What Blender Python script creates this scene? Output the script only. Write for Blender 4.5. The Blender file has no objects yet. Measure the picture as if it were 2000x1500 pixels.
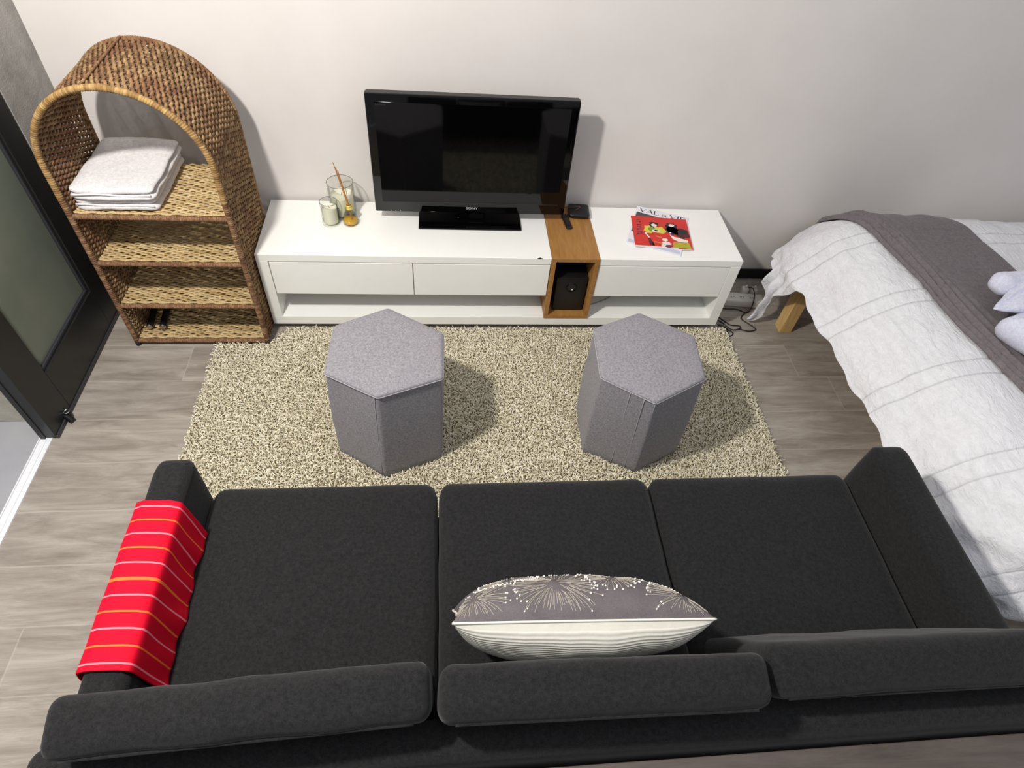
import bpy, bmesh, math, random
import numpy as np
from mathutils import Vector, Matrix, noise as mnoise
PI = math.pi
random.seed(7)
rng = np.random.default_rng(7)
SC = bpy.context.scene
COL = SC.collection

# ------------------------------------------------------------------ camera, light, exposure
cam_data = bpy.data.cameras.new('camera')
cam_data.sensor_fit = 'HORIZONTAL'; cam_data.sensor_width = 36.0
cam_data.lens = 1218.53 / 2000 * 36.0
cam_data.clip_start = 0.02
cam = bpy.data.objects.new('camera', cam_data); COL.objects.link(cam)
cam.location = (0.70315, -2.30387, 1.89428)
cam.rotation_euler = (0.710433, -0.075719, -0.074454)
SC.camera = cam

world = bpy.data.worlds.new('world'); SC.world = world; world.use_nodes = True
wn = world.node_tree.nodes['Background']
wn.inputs[0].default_value = (0.93, 0.95, 1.0, 1); wn.inputs[1].default_value = 0.38

def lamp(name, kind, loc, power, color, radius=None, target=None, spot=None, size=None):
    d = bpy.data.lights.new(name, kind); d.energy = power; d.color = color
    if radius is not None: d.shadow_soft_size = radius
    if spot: d.spot_size = spot; d.spot_blend = 0.6
    if size: d.size = size
    o = bpy.data.objects.new(name, d); COL.objects.link(o); o.location = loc
    if target:
        o.rotation_euler = (Vector(target) - Vector(loc)).to_track_quat('-Z', 'Y').to_euler()
    return o
lamp('ceiling_lamp_main', 'POINT', (-0.20, -1.60, 2.35), 205, (1.0, 0.955, 0.89), radius=0.07)
lamp('added_fill_light', 'AREA', (1.6, -2.6, 2.75), 13, (0.93, 0.95, 1.0), target=(1.6, -1.0, 0), size=1.6)  # cool fill added to lift the ambient level, no fixture behind it

SC.view_settings.view_transform = 'Standard'; SC.view_settings.look = 'None'
SC.view_settings.gamma = 1; SC.view_settings.use_curve_mapping = False
SC.view_settings.exposure = 0.0

# ------------------------------------------------------------------ materials
def srgb(c):
    return tuple(((v/255)/12.92 if v/255 <= 0.04045 else ((v/255+0.055)/1.055)**2.4) for v in c) + (1,)
class NT:
    def __init__(s, name):
        s.m = bpy.data.materials.new(name); s.m.use_nodes = True
        s.t = s.m.node_tree; s.n = s.t.nodes; s.b = s.n['Principled BSDF']
        s.tc = s.n.new('ShaderNodeTexCoord')
    def L(s, a, b): s.t.links.new(a, b)
    def new(s, k, **kw):
        x = s.n.new(k)
        for a, v in kw.items(): setattr(x, a, v)
        return x
    def mapping(s, scale=(1,1,1), src=None, loc=(0,0,0), rot=(0,0,0)):
        m = s.new('ShaderNodeMapping'); m.inputs['Scale'].default_value = scale
        m.inputs['Location'].default_value = loc; m.inputs['Rotation'].default_value = rot
        s.L(src or s.tc.outputs['Object'], m.inputs['Vector']); return m.outputs[0]
    def noise(s, scale, detail=4, rough=0.6, vec=None, dist=0):
        n = s.new('ShaderNodeTexNoise'); n.inputs['Scale'].default_value = scale
        n.inputs['Detail'].default_value = detail; n.inputs['Roughness'].default_value = rough
        n.inputs['Distortion'].default_value = dist
        s.L(vec or s.tc.outputs['Object'], n.inputs['Vector']); return n.outputs['Fac']
    def ramp(s, fac, stops, interp='LINEAR'):
        r = s.new('ShaderNodeValToRGB'); r.color_ramp.interpolation = interp
        e = r.color_ramp.elements
        while len(e) < len(stops): e.new(0.5)
        for el, (p, c) in zip(e, stops): el.position = p; el.color = c if len(c) == 4 else srgb(c)
        s.L(fac, r.inputs[0]); return r.outputs[0]
    def mix(s, fac, a, b, mode='MIX'):
        m = s.new('ShaderNodeMix', data_type='RGBA', blend_type=mode)
        if isinstance(fac, (int, float)): m.inputs[0].default_value = fac
        else: s.L(fac, m.inputs[0])
        for sock, v in ((m.inputs[6], a), (m.inputs[7], b)):
            if isinstance(v, tuple): sock.default_value = v
            else: s.L(v, sock)
        return m.outputs[2]
    def math(s, op, a, b=None, c=None):
        m = s.new('ShaderNodeMath', operation=op)
        for i, v in enumerate((a, b, c)):
            if v is None: continue
            if isinstance(v, (int, float)): m.inputs[i].default_value = v
            else: s.L(v, m.inputs[i])
        return m.outputs[0]
    def bump(s, h, strength=0.3, dist=0.002, prev=None):
        b = s.new('ShaderNodeBump'); b.inputs['Strength'].default_value = strength
        b.inputs['Distance'].default_value = dist; s.L(h, b.inputs['Height'])
        if prev: s.L(prev, b.inputs['Normal'])
        return b.outputs[0]
    def out(s, col=None, rough=0.6, normal=None, metal=0, spec=0.5, **kw):
        if col is not None:
            if isinstance(col, tuple): s.b.inputs['Base Color'].default_value = col
            else: s.L(col, s.b.inputs['Base Color'])
        if isinstance(rough, (int, float)): s.b.inputs['Roughness'].default_value = rough
        else: s.L(rough, s.b.inputs['Roughness'])
        s.b.inputs['Metallic'].default_value = metal
        s.b.inputs['Specular IOR Level'].default_value = spec
        if normal: s.L(normal, s.b.inputs['Normal'])
        for k, v in kw.items(): s.b.inputs[k.replace('_', ' ')].default_value = v
        return s.m

def simple(name, c, rough=0.5, ns=40, var=0.06, bs=0.1, metal=0, spec=0.5, **kw):
    n = NT(name); f = n.noise(ns)
    base = srgb(c)
    dk = tuple(v*(1-var) for v in base[:3])+(1,); lt = tuple(min(1, v*(1+var)) for v in base[:3])+(1,)
    col = n.ramp(f, [(0.3, dk), (0.7, lt)])
    return n.out(col, rough, n.bump(f, bs, 0.001), metal, spec, **kw)

def fabric(name, c, dark, scale=900, rough=0.95, bs=0.5, blot=0.12, spec=0.15, sheen=0.2, lo=0.35, hi=0.65):
    n = NT(name)
    f = n.noise(scale, 2, 0.7); g = n.noise(7, 3)
    f2 = n.noise(scale*0.3, 2, 0.6)
    ff = n.math('ADD', n.math('MULTIPLY', f, 0.5), n.math('MULTIPLY', f2, 0.5))
    col = n.ramp(ff, [(lo, dark), (hi, c)])
    base = srgb(c)
    col = n.mix(n.math('MULTIPLY', g, blot*2), col, tuple(v*0.6 for v in base[:3])+(1,))
    return n.out(col, rough, n.bump(ff, bs, 0.0015), 0, spec, Sheen_Weight=sheen)

M = {}
# wall paint, faint trowel marks
n = NT('wall_paint'); f = n.noise(2.2, 5, 0.6); g = n.noise(60, 3)
M['wall'] = n.out(n.ramp(f, [(0.3, (214,208,205)), (0.7, (222,217,214))]), 0.75, n.bump(n.math('ADD', f, n.math('MULTIPLY', g, 0.06)), 0.25, 0.01))
n = NT('cement_plaster'); f = n.noise(9, 8, 0.7); g = n.noise(160, 3)
M['cement'] = n.out(n.ramp(f, [(0.3, (138,136,132)), (0.7, (178,175,171))]), 0.9, n.bump(n.math('ADD', f, n.math('MULTIPLY', g, 0.4)), 0.5, 0.006))
n = NT('outside_plaster'); f = n.noise(12, 7, 0.7)
M['plaster_out'] = n.out(n.ramp(f, [(0.3, (165,162,150)), (0.7, (190,187,175))]), 0.9, n.bump(f, 0.5, 0.01))
n = NT('outside_tile'); f = n.noise(5, 4)
M['tile'] = n.out(n.ramp(f, [(0.3, (160,160,166)), (0.7, (174,174,178))]), 0.4, n.bump(f, 0.05, 0.002))
# laminate planks running along X
def planks(name, c_dark, c_mid, c_light, w=0.185, off=0.101, L=1.25):
    n = NT(name)
    sep = n.new('ShaderNodeSeparateXYZ'); n.L(n.tc.outputs['Object'], sep.inputs[0])
    X, Y = sep.outputs[0], sep.outputs[1]
    yv = n.math('DIVIDE', n.math('ADD', Y, off), w)
    row = n.math('FLOOR', yv); fy = n.math('FRACT', yv)
    wn_ = n.new('ShaderNodeTexWhiteNoise', noise_dimensions='1D'); n.L(row, wn_.inputs['W'])
    xo = n.math('ADD', n.math('DIVIDE', X, L), n.math('MULTIPLY', wn_.outputs['Value'], 7.3))
    colm = n.math('FLOOR', xo); fx = n.math('FRACT', xo)
    idv = n.math('ADD', n.math('MULTIPLY', row, 13.7), n.math('MULTIPLY', colm, 5.1))
    cmb = n.new('ShaderNodeCombineXYZ'); n.L(n.math('MULTIPLY', X, 1.3), cmb.inputs[0]); n.L(n.math('MULTIPLY', Y, 8.0), cmb.inputs[1]); n.L(idv, cmb.inputs[2])
    gr = n.noise(2.6, 8, 0.68, vec=cmb.outputs[0], dist=0.6)
    cmb2 = n.new('ShaderNodeCombineXYZ'); n.L(n.math('MULTIPLY', X, 5), cmb2.inputs[0]); n.L(n.math('MULTIPLY', Y, 160), cmb2.inputs[1]); n.L(idv, cmb2.inputs[2])
    fine = n.noise(2.0, 4, 0.7, vec=cmb2.outputs[0])
    cmb3 = n.new('ShaderNodeCombineXYZ'); n.L(n.math('MULTIPLY', X, 2.2), cmb3.inputs[0]); n.L(n.math('MULTIPLY', Y, 8), cmb3.inputs[1]); n.L(idv, cmb3.inputs[2])
    kn = n.noise(3.2, 3, 0.5, vec=cmb3.outputs[0], dist=1.2)
    tot = n.math('ADD', n.math('MULTIPLY', gr, 0.82), n.math('MULTIPLY', fine, 0.18))
    c = n.ramp(tot, [(0.33, c_dark), (0.5, c_mid), (0.66, c_light)])
    knr = n.ramp(kn, [(0.70, (0,0,0,1)), (0.78, (1,1,1,1))])
    c = n.mix(n.math('MULTIPLY', knr, 0.35), c, tuple(v*0.45 for v in srgb(c_dark)[:3])+(1,))
    wn2 = n.new('ShaderNodeTexWhiteNoise', noise_dimensions='1D'); n.L(idv, wn2.inputs['W'])
    tone = n.math('MULTIPLY_ADD', wn2.outputs['Value'], 0.07, 0.95)
    c = n.mix(1.0, c, n.ramp(tone, [(0.0, (0,0,0,1)), (1.0, (1,1,1,1))]), 'MULTIPLY')
    ey = n.math('LESS_THAN', n.math('ABSOLUTE', n.math('SUBTRACT', n.math('ABSOLUTE', n.math('SUBTRACT', fy, 0.5)), 0.494)), 0.0065)
    ex = n.math('LESS_THAN', n.math('ABSOLUTE', n.math('SUBTRACT', n.math('ABSOLUTE', n.math('SUBTRACT', fx, 0.5)), 0.4992)), 0.0009)
    e = n.math('MAXIMUM', ey, ex)
    c = n.mix(n.math('MULTIPLY', e, 0.15), c, srgb((235,230,222)))  # bevel highlight along the plank seams, painted into the colour
    nb = n.bump(n.math('SUBTRACT', n.math('MULTIPLY', tot, 0.5), e), 0.25, 0.001)
    return n.out(c, 0.5, nb, 0, 0.4)
M['floor'] = planks('floor_laminate', (128,119,109), (158,150,140), (182,175,165))
M['ledge'] = planks('dark_wood', (66,58,54), (86,77,72), (98,90,85), w=0.9, off=0, L=3)
M['white'] = simple('white_lacquer', (246,246,242), 0.35, 12, 0.01, 0.03)
M['white_in'] = simple('white_board', (228,226,222), 0.5, 12, 0.01, 0.03)
# warm oak veneer
n = NT('oak_veneer'); cm = n.mapping((6, 3, 60)); f = n.noise(3, 5, 0.65, vec=n.mapping((22, 3, 22)), dist=0.4)
M['oak'] = n.out(n.ramp(f, [(0.3, (146,100,48)), (0.7, (172,126,68))]), 0.5, n.bump(f, 0.15, 0.001))
n = NT('pine_wood'); f = n.noise(3, 5, 0.6, vec=n.mapping((30, 30, 3)), dist=0.5)
M['pine'] = n.out(n.ramp(f, [(0.3, (196,158,96)), (0.7, (222,188,128))]), 0.55, n.bump(f, 0.15, 0.001))
M['black_gloss'] = simple('black_gloss', (4,4,5), 0.06, 30, 0.02, 0.0, spec=0.35)
M['screen'] = simple('screen_glass', (3,3,4), 0.05, 30, 0.02, 0.0, spec=0.35)
M['bezel_top'] = simple('bezel_top_satin', (48,46,44), 0.45, 60)
M['black_plastic'] = simple('black_plastic', (14,14,16), 0.45, 60)
M['black_matte'] = simple('black_matte', (20,20,20), 0.8, 60)
M['door_paint'] = simple('door_black_paint', (30,31,32), 0.4, 30, 0.08, 0.1)
M['bead'] = simple('glazing_bead', (50,50,55), 0.4, 30)
n = NT('frosted_glass'); f = n.noise(3, 3); g = n.noise(400, 2)
M['frost'] = n.out(n.ramp(f, [(0.3, (112,120,110)), (0.7, (132,138,124))]), 0.40, n.bump(g, 0.06, 0.001), 0, 0.5, Transmission_Weight=0.05)
M['silver'] = simple('brushed_silver', (200,200,204), 0.3, 80, metal=1.0)
M['alu'] = simple('white_aluminium', (236,238,242), 0.35, 60)
M['chrome_text'] = simple('silver_print', (190,190,195), 0.35, 60)
M['faint_text'] = simple('faint_print', (50,50,56), 0.35, 60)
M['skirting'] = simple('black_skirting', (10,9,9), 0.6, 60)
M['plug_white'] = simple('white_plastic', (214,212,204), 0.45, 60)
M['cable'] = simple('black_cable', (16,15,15), 0.55, 60)
M['cable_grey'] = simple('grey_cable', (150,148,146), 0.55, 60)
M['cable_brown'] = simple('brown_cable', (70,46,34), 0.55, 60)
M['sofa'] = fabric('charcoal_wool', (40,40,41), (22,22,23), scale=420, bs=0.5, blot=0.06, sheen=0.10, lo=0.36, hi=0.66)
M['pouf'] = fabric('grey_linen', (166,163,168), (116,113,121), scale=520, bs=0.5, blot=0.10, sheen=0.1)
M['pouf_seam'] = fabric('grey_linen_seam', (186,182,188), (140,136,145), scale=700, bs=0.4, blot=0.05, sheen=0.1)
M['towel'] = fabric('terry_towel', (242,240,242), (210,207,210), scale=330, bs=0.9, blot=0.05, sheen=0.3)
M['towel_blue'] = fabric('terry_towel_cool', (226,228,243), (196,198,218), scale=330, bs=0.8, blot=0.05, sheen=0.3)
M['mattress'] = fabric('mattress_cover', (225,225,225), (200,200,200))

# duvet linen with pairs of pintucks (generated along Y)
n = NT('duvet_cotton')
f = n.noise(70, 5, 0.7); g = n.noise(16, 5, 0.65, vec=n.mapping((2.6, 1, 2.0)), dist=1.0)
vfine = n.noise(900, 2)
col = n.ramp(f, [(0.3, (222,222,227)), (0.7, (234,234,238))])
uv = n.new('ShaderNodeUVMap'); sepu = n.new('ShaderNodeSeparateXYZ'); n.L(uv.outputs[0], sepu.inputs[0])
Bc = sepu.outputs[1]
per = n.math('FRACT', n.math('DIVIDE', n.math('ADD', Bc, 0.712+0.03+3.4), 0.34))
def line_at(p, w):
    d = n.math('ABSOLUTE', n.math('SUBTRACT', per, p))
    return n.math('MAXIMUM', n.math('SUBTRACT', 1.0, n.math('DIVIDE', d, w)), 0.0)
ln = n.math('ADD', line_at(0.09, 0.014), line_at(0.91, 0.014))
col = n.mix(n.math('MULTIPLY', ln, 0.32), col, srgb((150,150,160)))  # crease shading of the tucks, tinted grey in the base colour
nb = n.bump(g, 0.55, 0.02); nb = n.bump(f, 0.22, 0.004, nb); nb = n.bump(ln, 0.6, 0.004, nb)
M['duvet'] = n.out(col, 0.85, nb, 0, 0.2, Sheen_Weight=0.15)
M['throw'] = fabric('grey_throw', (126,119,122), (100,94,97), scale=260, bs=0.6, blot=0.08, sheen=0.12)

# seagrass: tan shelves, browner shell, rope edges
def grass(name, stops, bs=0.8, big=None, twist=500):
    n = NT(name)
    at = n.new('ShaderNodeAttribute'); at.attribute_name = 'tone'
    f = n.noise(38, 4, 0.7); fib = n.noise(twist, 2, 0.6)
    v = n.math('ADD', n.math('MULTIPLY', at.outputs['Fac'], 0.28), n.math('ADD', n.math('MULTIPLY', f, 0.5), n.math('MULTIPLY', fib, 0.22)))
    col = n.ramp(v, stops)
    if big:
        bg = n.ramp(n.noise(5.5, 3, 0.6), [(0.50, (0,0,0,1)), (0.64, (1,1,1,1))])
        col = n.mix(n.math('MULTIPLY', bg, 0.55), col, srgb(big))
    return n.out(col, 0.75, n.bump(fib, bs, 0.002), 0, 0.25)
M['grass_shell'] = grass('seagrass_brown', [(0.28, (96,70,48)), (0.5, (142,112,78)), (0.72, (180,148,108))], big=(116,70,52))
M['grass_shelf'] = grass('seagrass_tan', [(0.28, (172,144,98)), (0.5, (204,178,130)), (0.72, (226,204,158))])
M['grass_rope'] = grass('seagrass_rope', [(0.28, (124,92,54)), (0.5, (164,130,82)), (0.72, (198,168,116))])
M['grass_red'] = grass('seagrass_rope_brown', [(0.28, (92,62,46)), (0.5, (132,98,72)), (0.72, (178,144,108))])
M['grass_stake'] = simple('seagrass_stake', (92,66,42), 0.8, 60, 0.2, 0.3)
# shag yarn
n = NT('shag_yarn'); at = n.new('ShaderNodeAttribute'); at.attribute_name = 'tone'
f = n.noise(3, 3)
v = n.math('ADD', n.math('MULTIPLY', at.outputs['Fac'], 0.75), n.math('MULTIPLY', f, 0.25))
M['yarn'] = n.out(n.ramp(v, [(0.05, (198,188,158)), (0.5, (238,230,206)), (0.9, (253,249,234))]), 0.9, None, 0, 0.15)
M['rug_back'] = simple('rug_backing', (120,110,88), 0.95, 200, 0.2, 0.3)
# red cotton with cross stripes via UV.x
n = NT('red_cotton'); uv = n.new('ShaderNodeUVMap'); sp = n.new('ShaderNodeSeparateXYZ'); n.L(uv.outputs[0], sp.inputs[0])
u = sp.outputs[0]
fr = n.math('FRACT', u); idx = n.math('FLOOR', u)
st = n.math('LESS_THAN', n.math('ABSOLUTE', n.math('SUBTRACT', fr, 0.5)), 0.055)
odd = n.math('MODULO', idx, 2.0)
sc_ = n.mix(odd, srgb((238,128,140)), srgb((240,112,48)))
wv = n.noise(900, 2); base = n.ramp(wv, [(0.3, (196,0,30)), (0.7, (220,0,44))])
M['red'] = n.out(n.mix(st, base, sc_), 0.8, n.bump(wv, 0.3, 0.001), 0, 0.2)
# cushion cloths
n = NT('cushion_grey_print'); f = n.noise(500, 2); g = n.noise(12, 4)
M['cush_grey'] = n.out(n.ramp(n.math('ADD', n.math('MULTIPLY', f, .5), n.math('MULTIPLY', g, .5)), [(0.3, (84,79,82)), (0.7, (110,104,107))]), 0.9, n.bump(g, 0.5, 0.012), 0, 0.15)
M['print'] = simple('cushion_print_beige', (182,174,162), 0.85, 200, 0.1, 0.1)
M['print_dot'] = simple('cushion_print_white', (236,232,224), 0.85, 200, 0.05, 0.1)
n = NT('cushion_white_rib'); uv = n.new('ShaderNodeUVMap'); sp = n.new('ShaderNodeSeparateXYZ'); n.L(uv.outputs[0], sp.inputs[0])
wv = n.math('SINE', n.math('MULTIPLY', sp.outputs[1], 2*PI*30))
g = n.noise(14, 4, vec=n.mapping((1, 1, 0.4)))
M['cush_white'] = n.out(n.ramp(wv, [(0.0, (216,213,202)), (0.6, (230,228,218))]), 0.9, n.bump(n.math('ADD', n.math('MULTIPLY', wv, 0.12), g), 0.5, 0.006), 0, 0.15)
# glass and candles
def glassm(name, c, edge):
    m = bpy.data.materials.new(name); m.use_nodes = True; t = m.node_tree; t.nodes.clear()
    o = t.nodes.new('ShaderNodeOutputMaterial'); mx = t.nodes.new('ShaderNodeMixShader'); tr = t.nodes.new('ShaderNodeBsdfTransparent'); gl = t.nodes.new('ShaderNodeBsdfGlossy')
    gl.inputs['Roughness'].default_value = 0.03
    lw = t.nodes.new('ShaderNodeLayerWeight'); lw.inputs[0].default_value = 0.35
    cr = t.nodes.new('ShaderNodeValToRGB'); cr.color_ramp.elements[0].color = srgb(c); cr.color_ramp.elements[0].position = 0.62; cr.color_ramp.elements[1].color = srgb(edge)
    fr = t.nodes.new('ShaderNodeMapRange'); fr.inputs['From Min'].default_value = 0.5; fr.inputs['To Min'].default_value = 0.03; fr.inputs['To Max'].default_value = 0.35; t.links.new(lw.outputs['Facing'], fr.inputs[0])
    t.links.new(lw.outputs['Facing'], cr.inputs[0]); t.links.new(cr.outputs[0], tr.inputs[0]); t.links.new(fr.outputs[0], mx.inputs[0])
    t.links.new(tr.outputs[0], mx.inputs[1]); t.links.new(gl.outputs[0], mx.inputs[2]); t.links.new(mx.outputs[0], o.inputs[0]); return m
M['glass'] = glassm('clear_glass', (250,251,249), (120,122,118))
M['oil'] = simple('amber_oil', (236,184,42), 0.12, 20, 0.05, 0.0, Transmission_Weight=0.25)
M['rim'] = simple('glass_rim', (150,152,148), 0.08, 20, 0.03, 0.0, Transmission_Weight=0.5)
M['wax'] = simple('candle_wax', (238,234,214), 0.5, 30, 0.03, 0.05, Subsurface_Weight=0.0)
M['gold'] = simple('gold_collar', (232,206,112), 0.3, 60, metal=0.6)
M['reed'] = simple('reed_wood', (172,122,66), 0.7, 90, 0.15, 0.2)
M['reed_dark'] = simple('reed_dark', (96,92,84), 0.7, 90, 0.15, 0.2)
M['paper'] = simple('paper_white', (232,232,238), 0.45, 20, 0.03, 0.02)
for nm, c in dict(mag_red=(208,44,36), ink=(26,24,28), mag_yellow=(214,206,60), mag_navy=(34,32,66), mag_olive=(176,170,40),
                  mag_pale=(240,228,220), mag_maroon=(74,18,24), mag_purple=(92,34,74), mag_green=(120,150,70), mag_orange=(222,120,60), mag_grey=(70,68,72), mag_lilac=(200,204,222)).items():
    M[nm] = simple(nm, c, 0.4, 20, 0.03, 0.02)

# ------------------------------------------------------------------ mesh builders
class MB:
    """collects geometry for ONE mesh object"""
    def __init__(s): s.v = []; s.f = []; s.nv = 0; s.tone = None; s.uv = None; s.mi = []
    def add(s, V, F, mi=0):
        V = np.asarray(V, float).reshape(-1, 3)
        s.v.append(V)
        s.f += [tuple(i + s.nv for i in f) for f in F]; s.mi += [mi]*len(F)
        s.nv += len(V); return s
    def box(s, x0, x1, y0, y1, z0, z1, bev=0.0015, mi=0):
        bm = bmesh.new(); bmesh.ops.create_cube(bm, size=1)
        for v in bm.verts:
            v.co = Vector(((x0+x1)/2 + v.co.x*(x1-x0), (y0+y1)/2 + v.co.y*(y1-y0), (z0+z1)/2 + v.co.z*(z1-z0)))
        if bev > 0:
            bmesh.ops.bevel(bm, geom=bm.edges[:], offset=min(bev, (x1-x0)*.45, (y1-y0)*.45, (z1-z0)*.45), segments=2, affect='EDGES', profile=0.5)
        s.bm(bm, mi); bm.free(); return s
    def bm(s, bm, mi=0):
        bm.verts.ensure_lookup_table(); bm.verts.index_update()
        return s.add([v.co[:] for v in bm.verts], [[v.index for v in f.verts] for f in bm.faces], mi)
    def grid(s, P, closed_u=False, closed_v=False, mi=0):
        P = np.asarray(P, float); nu, nv = P.shape[:2]; F = []
        for i in range(nu if closed_u else nu-1):
            for j in range(nv if closed_v else nv-1):
                a = i*nv+j; b = i*nv+(j+1) % nv; c = ((i+1) % nu)*nv+(j+1) % nv; d = ((i+1) % nu)*nv+j
                F.append((a, b, c, d))
        return s.add(P.reshape(-1, 3), F, mi)
    def tube(s, pts, r, k=8, cap=True, rf=None, mi=0, closed=False):
        pts = np.asarray(pts, float); N = len(pts)
        T = np.gradient(pts, axis=0)
        if closed: T = np.roll(pts, -1, 0) - np.roll(pts, 1, 0)
        T /= np.linalg.norm(T, axis=1)[:, None] + 1e-12
        ref = np.array([0, 0, 1.0]) if abs(T[0, 2]) < 0.9 else np.array([1.0, 0, 0])
        Nn = np.zeros_like(pts); cur = np.cross(T[0], ref); cur /= np.linalg.norm(cur)
        for i in range(N):
            cur = cur - T[i]*cur.dot(T[i]); cur /= np.linalg.norm(cur)+1e-12; Nn[i] = cur
        B = np.cross(T, Nn); a = np.linspace(0, 2*PI, k, endpoint=False)
        R = np.broadcast_to(np.asarray(r, float), (N,))[:, None]*np.ones((1, k))
        if rf is not None:
            seg = np.concatenate([[0], np.cumsum(np.linalg.norm(np.diff(pts, axis=0), axis=1))])
            R = R*rf(seg[:, None], a[None, :])
        P = pts[:, None, :] + R[..., None]*(np.cos(a)[None, :, None]*Nn[:, None, :] + np.sin(a)[None, :, None]*B[:, None, :])
        base = s.nv; s.grid(P, closed_u=closed, closed_v=True, mi=mi)
        if cap and not closed:
            s.f.append(tuple(base+i for i in range(k))[::-1]); s.f.append(tuple(base+(N-1)*k+i for i in range(k))); s.mi += [mi, mi]
        return s
    def lathe(s, prof, c, k=40, axis='z', mi=0, cap=True):
        a = np.linspace(0, 2*PI, k, endpoint=False); P = np.zeros((len(prof), k, 3))
        for i, (r, h) in enumerate(prof):
            r = max(r, 1e-5)
            P[i, :, 0] = c[0]+r*np.cos(a); P[i, :, 1] = c[1]+r*np.sin(a); P[i, :, 2] = c[2]+h
        if axis == 'y':
            Q = P - np.array(c); P = np.stack([Q[..., 0], -Q[..., 2], Q[..., 1]], -1) + np.array(c)
        base = s.nv; s.grid(P, closed_v=True, mi=mi)
        return s
    def prism(s, poly, z0, z1, mi=0):
        poly = np.asarray(poly, float); n_ = len(poly)
        V = np.concatenate([np.c_[poly, np.full(n_, z0)], np.c_[poly, np.full(n_, z1)]])
        F = [tuple(range(n_))[::-1], tuple(range(n_, 2*n_))] + [(i, (i+1) % n_, n_+(i+1) % n_, n_+i) for i in range(n_)]
        return s.add(V, F, mi)
    def xform(s, fn):
        s.v = [fn(V) for V in s.v]; return s
    def build(s, name, mat, parent=None, smooth=False, autosmooth=None, uvs=None, tone=None):
        V = np.concatenate(s.v)
        loc = Vector((0, 0, 0))
        if parent is not None:
            p = parent
            while p is not None: loc += p.location; p = p.parent
        V = V - np.array(loc)
        me = bpy.data.meshes.new(name); me.from_pydata(V.tolist(), [], s.f); me.update()
        if uvs is None and tone is None:
            b_ = bmesh.new(); b_.from_mesh(me); bmesh.ops.recalc_face_normals(b_, faces=b_.faces[:]); b_.to_mesh(me); b_.free()
        mats = mat if isinstance(mat, (list, tuple)) else [mat]
        for m in mats: me.materials.append(m)
        if len(mats) > 1: me.polygons.foreach_set('material_index', s.mi)
        if smooth: me.polygons.foreach_set('use_smooth', [True]*len(me.polygons))
        if uvs is not None:
            ul = me.uv_layers.new(name='UVMap'); li = np.zeros(len(me.loops), int); me.loops.foreach_get('vertex_index', li)
            ul.data.foreach_set('uv', np.asarray(uvs, float)[li].ravel())
        if tone is not None:
            at = me.attributes.new('tone', 'FLOAT', 'POINT'); at.data.foreach_set('value', np.asarray(tone, float))
        if autosmooth:
            me.polygons.foreach_set('use_smooth', [True]*len(me.polygons)); me.set_sharp_from_angle(angle=math.radians(autosmooth))
        o = bpy.data.objects.new(name, me); COL.objects.link(o)
        if parent is not None: o.parent = parent
        return o

def fastmesh(name, V, quads, mat, parent, tone=None, smooth=True):
    loc = np.array(parent.location) if parent else np.zeros(3)
    me = bpy.data.meshes.new(name); nq = len(quads)
    me.vertices.add(len(V)); me.vertices.foreach_set('co', (V-loc).astype(np.float32).ravel())
    me.loops.add(nq*4); me.loops.foreach_set('vertex_index', quads.astype(np.int32).ravel())
    me.polygons.add(nq); me.polygons.foreach_set('loop_start', np.arange(0, nq*4, 4, dtype=np.int32))
    me.polygons.foreach_set('use_smooth', np.full(nq, smooth))
    me.update(calc_edges=True); me.materials.append(mat)
    if tone is not None:
        at = me.attributes.new('tone', 'FLOAT', 'POINT'); at.data.foreach_set('value', tone.astype(np.float32))
    o = bpy.data.objects.new(name, me); COL.objects.link(o); o.parent = parent
    return o

def tag(o, label=None, cat=None, group=None, kind=None):
    if label: o['label'] = label
    if cat: o['category'] = cat
    if group: o['group'] = group
    if kind: o['kind'] = kind
    return o
def thing(name, label, cat, loc, group=None):
    o = bpy.data.objects.new(name, None); COL.objects.link(o); o.location = loc; o.empty_display_size = 0.05
    return tag(o, label, cat, group)
def fbm(V, sc, seed=0.0, oct=3):
    return np.array([mnoise.fractal(Vector((p[0]*sc+seed, p[1]*sc, p[2]*sc)), 1.0, 2.0, oct) for p in V])

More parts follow.
